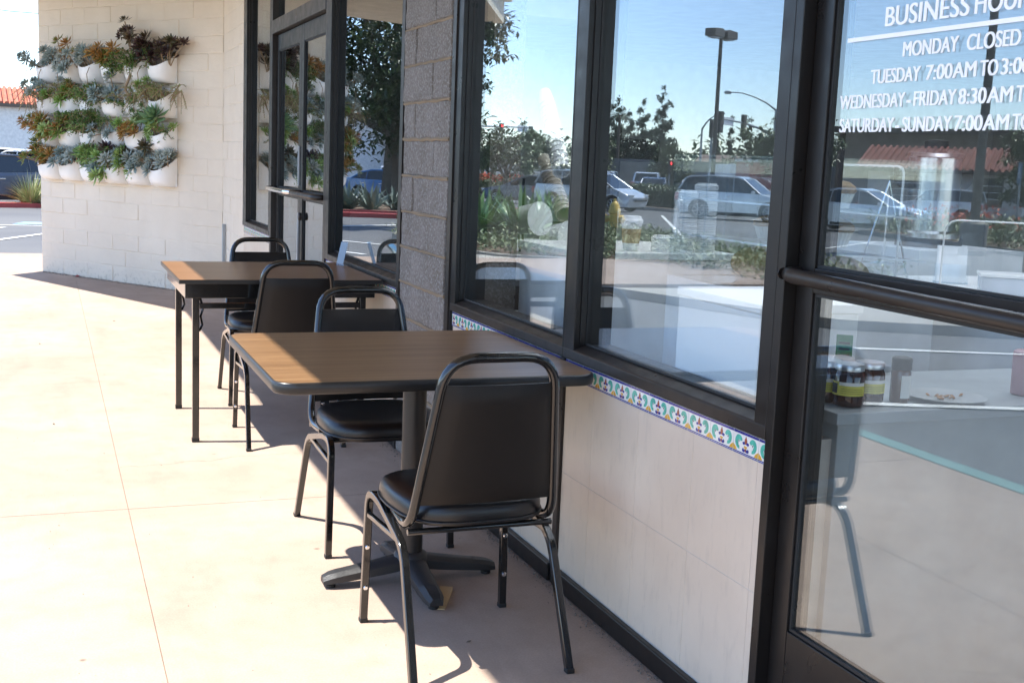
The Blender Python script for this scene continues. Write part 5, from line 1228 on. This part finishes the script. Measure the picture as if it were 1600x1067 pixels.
for z in (.14,.27):
    m = MB(); m.obox((0.01,-.01,z),(.2,0,-.012),(0,.43,0),(.0005,0,.003),M("shelf_acrylic",(.7,.75,.8),.15)); m.build("shelf", bc)
for y in (-.4,.4):
    m = MB(); m.tube([(-.20,y,.27),(-.215,y,.27),(-.215,y,.15),(-.20,y,.15)],.008,WHITE,8); m.build("bracket", bc)
BREAD = M("bread_crust", (.42,.21,.08), .7, var=.25, scale=14, bmp=.5, bscale=30); MUF = M("muffin_top", (.38,.22,.09), .8, var=.3, scale=25, bmp=.8, bscale=40); PAPER = M("muffin_paper", (.72,.70,.62), .7)
def muffin(lb, x, y, z, s=1):
    t = thing("muffin", lb, "muffin", (x,y,z), random.random(), "muffins on the bakery case shelves"); m = MB(); n = 40; vs = []; fs = []
    for r, h in ((.030,0),(.046,.045)):
        for k in range(n): q = r*(1+.05*(k%2))*s; vs.append((q*math.cos(2*PI*k/n),q*math.sin(2*PI*k/n),h*s))
    fs = [(k,(k+1)%n,(k+1)%n+n,k+n) for k in range(n)]+[tuple(range(n))]; m.add(vs,fs,PAPER); m.build("paper_cup", t)
    m = MB(); m.lathe([(.044*s,.042*s),(.054*s,.052*s),(.050*s,.066*s),(.030*s,.080*s),(.004,.085*s)],MUF,20); m.build("crumb_top", t, smooth=True)
muffin("muffin seen left of the dark door jamb, on the middle shelf", .93, 3.80, 1.130); muffin("front muffin on the middle bakery shelf, seen through the door", .92, 3.37, 1.132, 1.15); muffin("front muffin on the upper bakery shelf, seen through the door", .94, 3.40, 1.262, 1.1); muffin("rear muffin on the middle bakery shelf, partly hidden by the jamb", .78, 3.28, 1.134)
def loaf(lb, x, y, z, L, W, Hh, rz):
    m = MB(); m.lathe([(.004,-L)]+[(W*math.sin(PI*(q+.5)/12)**.7, -L*math.cos(PI*(q+.5)/12)) for q in range(12)]+[(.004,L)],BREAD,18,(0,0,0),(1,0,0)); o = m.build("bread_loaf", smooth=True); o.location=(x,y,z); o.scale=(1,1,Hh/W); o.rotation_euler=(0,0,rz); tag(o, lb, "bread", "loaves in the bakery case")
loaf("round loaf at the bottom of the bakery case, left of the door jamb", .88, 3.76, 1.045, .13, .085, .06, .5); loaf("loaf at the bottom of the bakery case, seen through the door", .93, 3.34, 1.045, .15, .085, .06, 1.2)
# cup shelf
t = thing("cup_counter", "pale counter carrying cups and lids in the large window", "counter", (.68, 4.42, 0)); m = MB(); m.box(-.36,.30,-.32,.3,.003,1.02,LAMIN); m.build("cabinet", t, bevel=.004); m = MB(); m.box(-.37,.31,-.33,.31,1.021,1.048,WHITE); m.build("top", t, bevel=.003)
KRAFT = M("kraft_paper", (.45,.30,.17), .8)
def cup_mb(mat=WHITE): 
    m = MB(); m.lathe([(.028,0),(.030,.002),(.040,.105),(.0425,.108),(.0425,.112),(.0385,.112),(.0285,.006),(.001,.006)],mat,20); return m
c1 = thing("paper_cup", "white lidded paper cup with a kraft sleeve on the cup counter", "cup", (.575,4.20,1.0485)); cup_mb().build("cup", c1, smooth=True, autos=40); m = MB(); m.lathe([(.0335,.03),(.0395,.085)],KRAFT,20); m.build("sleeve", c1, smooth=True, autos=40); m = MB(); m.lathe([(.044,.110),(.045,.118),(.038,.126),(.037,.134),(.001,.134)],WHITE,20); m.build("lid", c1, smooth=True, autos=40)
c2 = thing("paper_cup", "white paper tumbler with a fluted side, left on the cup counter", "cup", (.45,4.16,1.0485)); m = cup_mb(M("frosted_cup",(.7,.72,.7),.3)); o = m.build("cup", c2, smooth=True, autos=40); o.scale=(1.15,1.15,1.45)
cup0 = None; n = 0
for i in range(13):
    z = 1.0485+.009*i*.55
    if i > 5: break
    m = MB() if n == 0 else None
    if n == 0:
        m.lathe([(.046,0),(.047,.008),(.040,.010),(.039,.016),(.001,.016)],WHITE,20); lid0 = m.build("foam_bowl", smooth=True, autos=40); o = lid0
    else: o = lid0.copy(); COL.objects.link(o)
    n += 1; o.location = (.70,4.17,1.0485+i*.0095); tag(o, "white foam bowl in the short stack between the lidded cup and the tall stacks", "bowl", "bowls in the short stack")
for sx, lb in ((.782,"left"),(.868,"right")):
    for i in range(24 if sx < .8 else 27):
        o = lid0.copy(); COL.objects.link(o); o.location = (sx+random.gauss(0,.0008), 4.15+random.gauss(0,.0008), 1.0485+i*.0098); tag(o, f"white foam bowl in the {lb} one of the two tall bowl stacks", "bowl", f"bowls in the {lb} tall stack")
for i, (x, y) in enumerate(((.74,4.09),(.835,4.09),(.93,4.10),(.93,4.2))):
    m = MB(); m.tube([(x,y,1.0485),(x,y,1.36)],.004,ACRYL,6); tag(m.build("acrylic_rod"), ["acrylic rod left of the tall bowl stacks","acrylic rod between the tall bowl stacks","acrylic rod at the front right of the bowl stacks","acrylic rod at the back right of the bowl stacks"][i], "rod")
# tilted cup dispensers
def tilted(p0, d, n, pitch, lb, g, mat, s=1.0):
    base = None; d = Vector(d).normalized(); q = (-d).to_track_quat('Z','Y').to_euler()
    for i in range(n):
        if base is None: base = cup_mb(mat).build("paper_cup", smooth=True, autos=40); o = base
        else: o = base.copy(); COL.objects.link(o)
        o.location = Vector(p0)+d*pitch*i; o.rotation_euler = q; o.scale = (s,s,s); tag(o, lb, "cup", g)
tilted((.62,5.06,1.41), (.12,.62,.50), 15, .034, "white cup in the upper slanted row of cups", "cups in the upper slanted row", LAMIN)
tilted((.63,5.05,1.21), (.06,.62,.42), 12, .030, "cream cup in the lower slanted row of cups", "cups in the lower slanted row", M("cream_cup",(.62,.56,.45),.6))
t = thing("cup_rack", "dark wire rack holding the slanted cup rows", "rack", (.62,5.2,0)); m = MB(); m.box(-.18,.24,-.05,.55,.003,.96,LAMIN); m.build("stand", t); m = MB()
for a, b in (((-.12,-.02,.965),(.0,.45,1.45)),((.16,-.02,.965),(.2,.45,1.5)),((-.1,.0,1.1),(.18,.02,1.1)),((-.1,.0,.97),(-.1,.02,1.3))): m.tube([a,b],.006,SIGNALBLK,6)
m.build("wire", t)
for i, (x, y, z, lb) in enumerate(((.47,5.0,1.12,"white round paper tub lying on its side below the slanted cups"),(.60,4.96,1.04,"white paper tub lying lower right of the slanted cups"))):
    m = MB(); m.lathe([(.001,-.06),(.062,-.06),(.072,.06),(.076,.06),(.076,.068),(.001,.068)],WHITE,24,(0,0,0),(.3,-.8,.1)); o = m.build("paper_tub", smooth=True, autos=40); o.location=(x,y,z); tag(o, lb, "tub", "paper tubs")
# cabinet and rack behind the pillar side window
t = thing("drawer_cabinet", "pale grey drawer cabinet behind the pillar side window", "cabinet", (1.15,6.2,0)); m = MB(); m.box(-.45,.75,-.18,.5,.003,.92,LAMIN); m.build("carcass", t, bevel=.004)
for x0, x1 in ((-.44,.14),(.16,.74)):
    for z0, z1 in ((.70,.90),(.46,.64),(.10,.44)): m = MB(); m.box(x0,x1,-.20,-.1805,z0,z1,LAMIN); m.build("drawer_front", t, bevel=.003)
    m = MB(); m.box(x0,x1,-.186,-.1805,.645,.695,SIGNALBLK); m.build("drawer_gap", t)
t = thing("menu_rack", "low black wire rack holding three dark menu covers behind the pillar side window", "rack", (.40,4.88,.0)); m = MB()
for x in (-.09,.12): m.tube(smooth_path([(x,.16,.60),(x,.16,.80),(x,-.10,.79),(x,-.18,.60)],.04,4),.008,BLACKF,8)
m.box(-.12,.15,-.2,.2,.003,.60,LAMIN); m.build("frame", t, smooth=False)
for i in range(3):
    m = MB(); m.obox((.015,.10-.065*i,.79),(.10,0,0),(0,.012,.004),(0,-.01,.055),VINYL); m.build("menu_cover", t, bevel=.003)
m = MB(); m.box(1.10,1.62,5.98,6.0,1.40,1.525,SIGNALBLK); tag(m.build("menu_board", bevel=.003), "dark menu panel hanging in the large window's upper left", "board")
# shelf with jars behind the door
t = thing("jar_shelf", "white topped shelf unit behind the glass door carrying jam jars", "shelf unit", (.72,2.50,0)); m = MB(); m.box(-.55,.62,-.22,.2,.003,.80,GREYTOP); m.build("cabinet", t, bevel=.003); m = MB(); m.box(-.58,.65,-.255,.22,.801,.829,GREYTOP); m.build("top", t, bevel=.002)
JAM = M("dark_jam", (.035,.008,.008), .08, coat=.6); LABEL = M("yellow_jar_label", (.62,.56,.10), .6); LBW = M("white_label_panel", (.75,.75,.72), .6); INK = M("label_ink", (.04,.04,.04), .7); LIDM = M("zinc_lid", (.6,.6,.6), .3, metal=.9)
def jar(lb, x, y, rz, s=1.0):
    t = thing("jam_jar", lb, "jar", (x,y,.830), rz, "jam jars on the white shelf"); m = MB(); m.lathe([(.030,0),(.036,.004),(.037,.012),(.037,.072),(.034,.080),(.032,.084),(.032,.087)],JAM,24); m.build("glass_body", t, smooth=True, autos=50)
    m = MB(); m.lathe([(.034,.086),(.0345,.099),(.033,.101),(.026,.1005),(.001,.1005)],LIDM,24); m.build("lid", t, smooth=True, autos=40)
    m = MB(); vs = []; fs = []; n = 14
    def wrap(a0, a1, z0, z1, mat, r):
        vs = []; 
        for q in range(n+1):
            a = R(a0+(a1-a0)*q/n); vs += [(r*math.sin(a), -r*math.cos(a), z0), (r*math.sin(a), -r*math.cos(a), z1)]
        m.add(vs, [(2*q,2*q+2,2*q+3,2*q+1) for q in range(n)], mat)
    wrap(-75,75,.028,.060,LABEL,.0375); wrap(-30,72,.052,.060,LBW,.0378); wrap(-72,-38,.032,.056,INK,.0378)
    for z in (.034,.039,.044): wrap(-25,60,z,z+.0007,INK,.0378)
    m.build("label", t); return t
jar("dark jam jar at the left, half hidden by the door gasket", .205, 2.385, R(-62)); jar("front dark jam jar with a yellow label, middle of the jar group", .225, 2.325, R(-42)); jar("dark jam jar at the right of the group, label turned right", .298, 2.345, R(-25)); jar("rear jam jar with only its lid showing behind the front jar", .262, 2.415, R(-40))
t = thing("spice_bottle", "brown bottle with a black cap right of the jam jars", "bottle", (.388,2.34,.830), R(-20)); m = MB(); m.lathe([(.022,0),(.024,.004),(.024,.075),(.022,.080)],M("brown_spice",(.10,.045,.03),.15,coat=.5),20); m.build("body", t, smooth=True, autos=40)
m = MB(); m.lathe([(.024,.081),(.024,.108),(.022,.110),(.001,.110)],SIGNALBLK,20); m.build("cap", t, smooth=True, autos=40); m = MB(); vs = []
for q in range(11): a = R(-15+70*q/10); vs += [(.0246*math.sin(a),-.0246*math.cos(a),.012),(.0246*math.sin(a),-.0246*math.cos(a),.068)]
m.add(vs,[(2*q,2*q+2,2*q+3,2*q+1) for q in range(10)],LBW); m.build("label", t)
t = thing("price_card", "green price card standing behind the jam jars", "card", (.29,2.44,.83), R(-35)); m = MB(); m.obox((0,0,.075),(.020,0,0),(0,.0006,0),(0,.012,.075),M("green_card",(.05,.20,.10),.6)); m.build("card", t)
m = MB()
for z in (.10,.115,.13): m.obox((0,-.001+(z-.075)*.16,z),(.013,0,0),(0,.0005,0),(0,0,.0025),INK)
m.build("print", t)
m = MB(); m.obox((.155,2.30,.89),(.002,-.02,0),(.02,.002,0),(0,0,.06),M("green_sheet",(.05,.22,.12),.5)); 
t = thing("serving_plate", "white plate with dark crumbs on the shelf behind the door", "plate", (.52,2.33,.830)); m = MB(); m.lathe([(.05,0),(.055,.003),(.095,.012),(.098,.014),(.055,.006),(.001,.005)],M('grey_glaze_plate',(.42,.44,.44),.3),30); m.build("plate", t, smooth=True, autos=40)
m = MB()
for i in range(14): m.leaf((random.gauss(0,.03),random.gauss(0,.02),.007),(random.uniform(-1,1),random.uniform(-1,1),.2),(0,0,1),.018,.01,.006,BREAD)
m.build("crumb", t)
m = MB(); m.lathe([(.030,0),(.034,.003),(.036,.10),(.035,.112),(.03,.116),(.001,.116)],M("pink_tumbler",(.40,.22,.24),.4),20); o = m.build("pink_tumbler", smooth=True, autos=40); o.location=(.80,2.36,.830); tag(o, "pink tumbler at the right edge of the shelf behind the door", "tumbler")
# service counter further in: card holder, box, guard, urn
t = thing("service_counter", "long pale service counter deeper inside the shop", "counter", (1.5,3.0,0)); m = MB(); m.box(-.30,.6,-1.6,.75,.003,.965,LAMIN); m.build("cabinet", t); m = MB(); m.box(-.33,.63,-1.62,.77,.966,.998,WHITE); m.build("top", t, bevel=.003)
t = thing("card_holder", "clear holder with a fan of white cards on the service counter", "card holder", (1.53,3.50,.999), R(-38)); m = MB(); m.box(-.06,.06,-.03,.03,0,.004,ACRYL); m.obox((0,-.028,.035),(.06,0,0),(0,.0015,0),(0,.004,.035),ACRYL); m.build("holder", t)
for i in range(4): m = MB(); m.obox((0,-.018+.012*i,.06+.006*i),(.052,0,0),(0,.0008,0),(0,.014,.055),LETTER); m.build("card", t)
t = thing("plastic_box", "clear plastic lidded box at the right end of the service counter", "box", (1.46,3.10,.999), R(-38)); m = MB(); m.box(-.12,.12,-.07,.07,0,.06,M("frosted_plastic",(.62,.66,.72),.25)); m.build("tub", t, bevel=.006); m = MB(); m.box(-.125,.125,-.075,.075,.061,.072,WHITE); m.build("lid", t, bevel=.003)
t = thing("sneeze_guard", "clear acrylic guard with rounded corner above the service counter", "screen", (1.42,3.12,.999), R(-38)); m = MB(); m.tube(smooth_path([(-.20,0,.0),(-.20,0,.24),(.5,0,.24),(.5,0,0)],.05,5),.0035,WHITE,6); m.build("edge", t); m = MB(); m.box(-.196,.496,-.002,.002,.004,.236,ACRYL); m.build("panel", t)
t = thing("sneeze_guard", "tall clear acrylic guard standing right of the bakery case", "screen", (.93,3.16,.986), R(-80)); m = MB(); m.tube(smooth_path([(-.25,0,.0),(-.25,0,.42),(.08,0,.42),(.08,0,0)],.03,5),.004,WHITE,6); m.build("edge", t); m = MB(); m.box(-.246,.076,-.002,.002,.004,.416,ACRYL); m.build("panel", t)
t = thing("table_easel", "small clear easel standing on the service counter", "easel", (1.40,3.72,.999), R(-38)); m = MB()
for a, b in (((-.09,-.03,0),(0,.02,.36)),((.09,-.03,0),(0,.02,.36)),((0,.14,0),(0,.02,.36))): m.tube([a,b],.004,STEEL,6)
m.build("leg", t); m = MB(); m.box(-.08,.08,-.028,-.02,.05,.058,STEEL); m.build("ledge", t)
t = thing("coffee_urn", "tall polished steel coffee urn seen through the glass door", "urn", (2.05,4.25,.0)); m = MB(); m.lathe([(.135,1.12),(.135,1.14),(.115,1.15),(.115,1.46),(.125,1.465),(.12,1.48),(.06,1.50),(.001,1.502)],M("brushed_urn_steel", (.55,.56,.58), .22, metal=1, var=.1),36); m.build("body", t, smooth=True, autos=40)
m = MB(); m.lathe([(.05,1.50),(.05,1.535),(.03,1.54),(.001,1.54)],SIGNALBLK,20); m.build("lid_knob", t, smooth=True, autos=40)
for s in (-1,1): m = MB(); m.prism([(s*.115,1.40),(s*.20,1.42),(s*.20,1.36),(s*.17,1.33),(s*.115,1.33)],-.02,.02,SIGNALBLK,axis='y'); m.build("handle", t, bevel=.006)
m = MB(); m.lathe([(.14,1.08),(.14,1.119)],SIGNALBLK,30); m.build("base_ring", t); m = MB(); m.box(-.25,.3,-.25,.3,.003,1.079,LAMIN); m.build("stand", t)
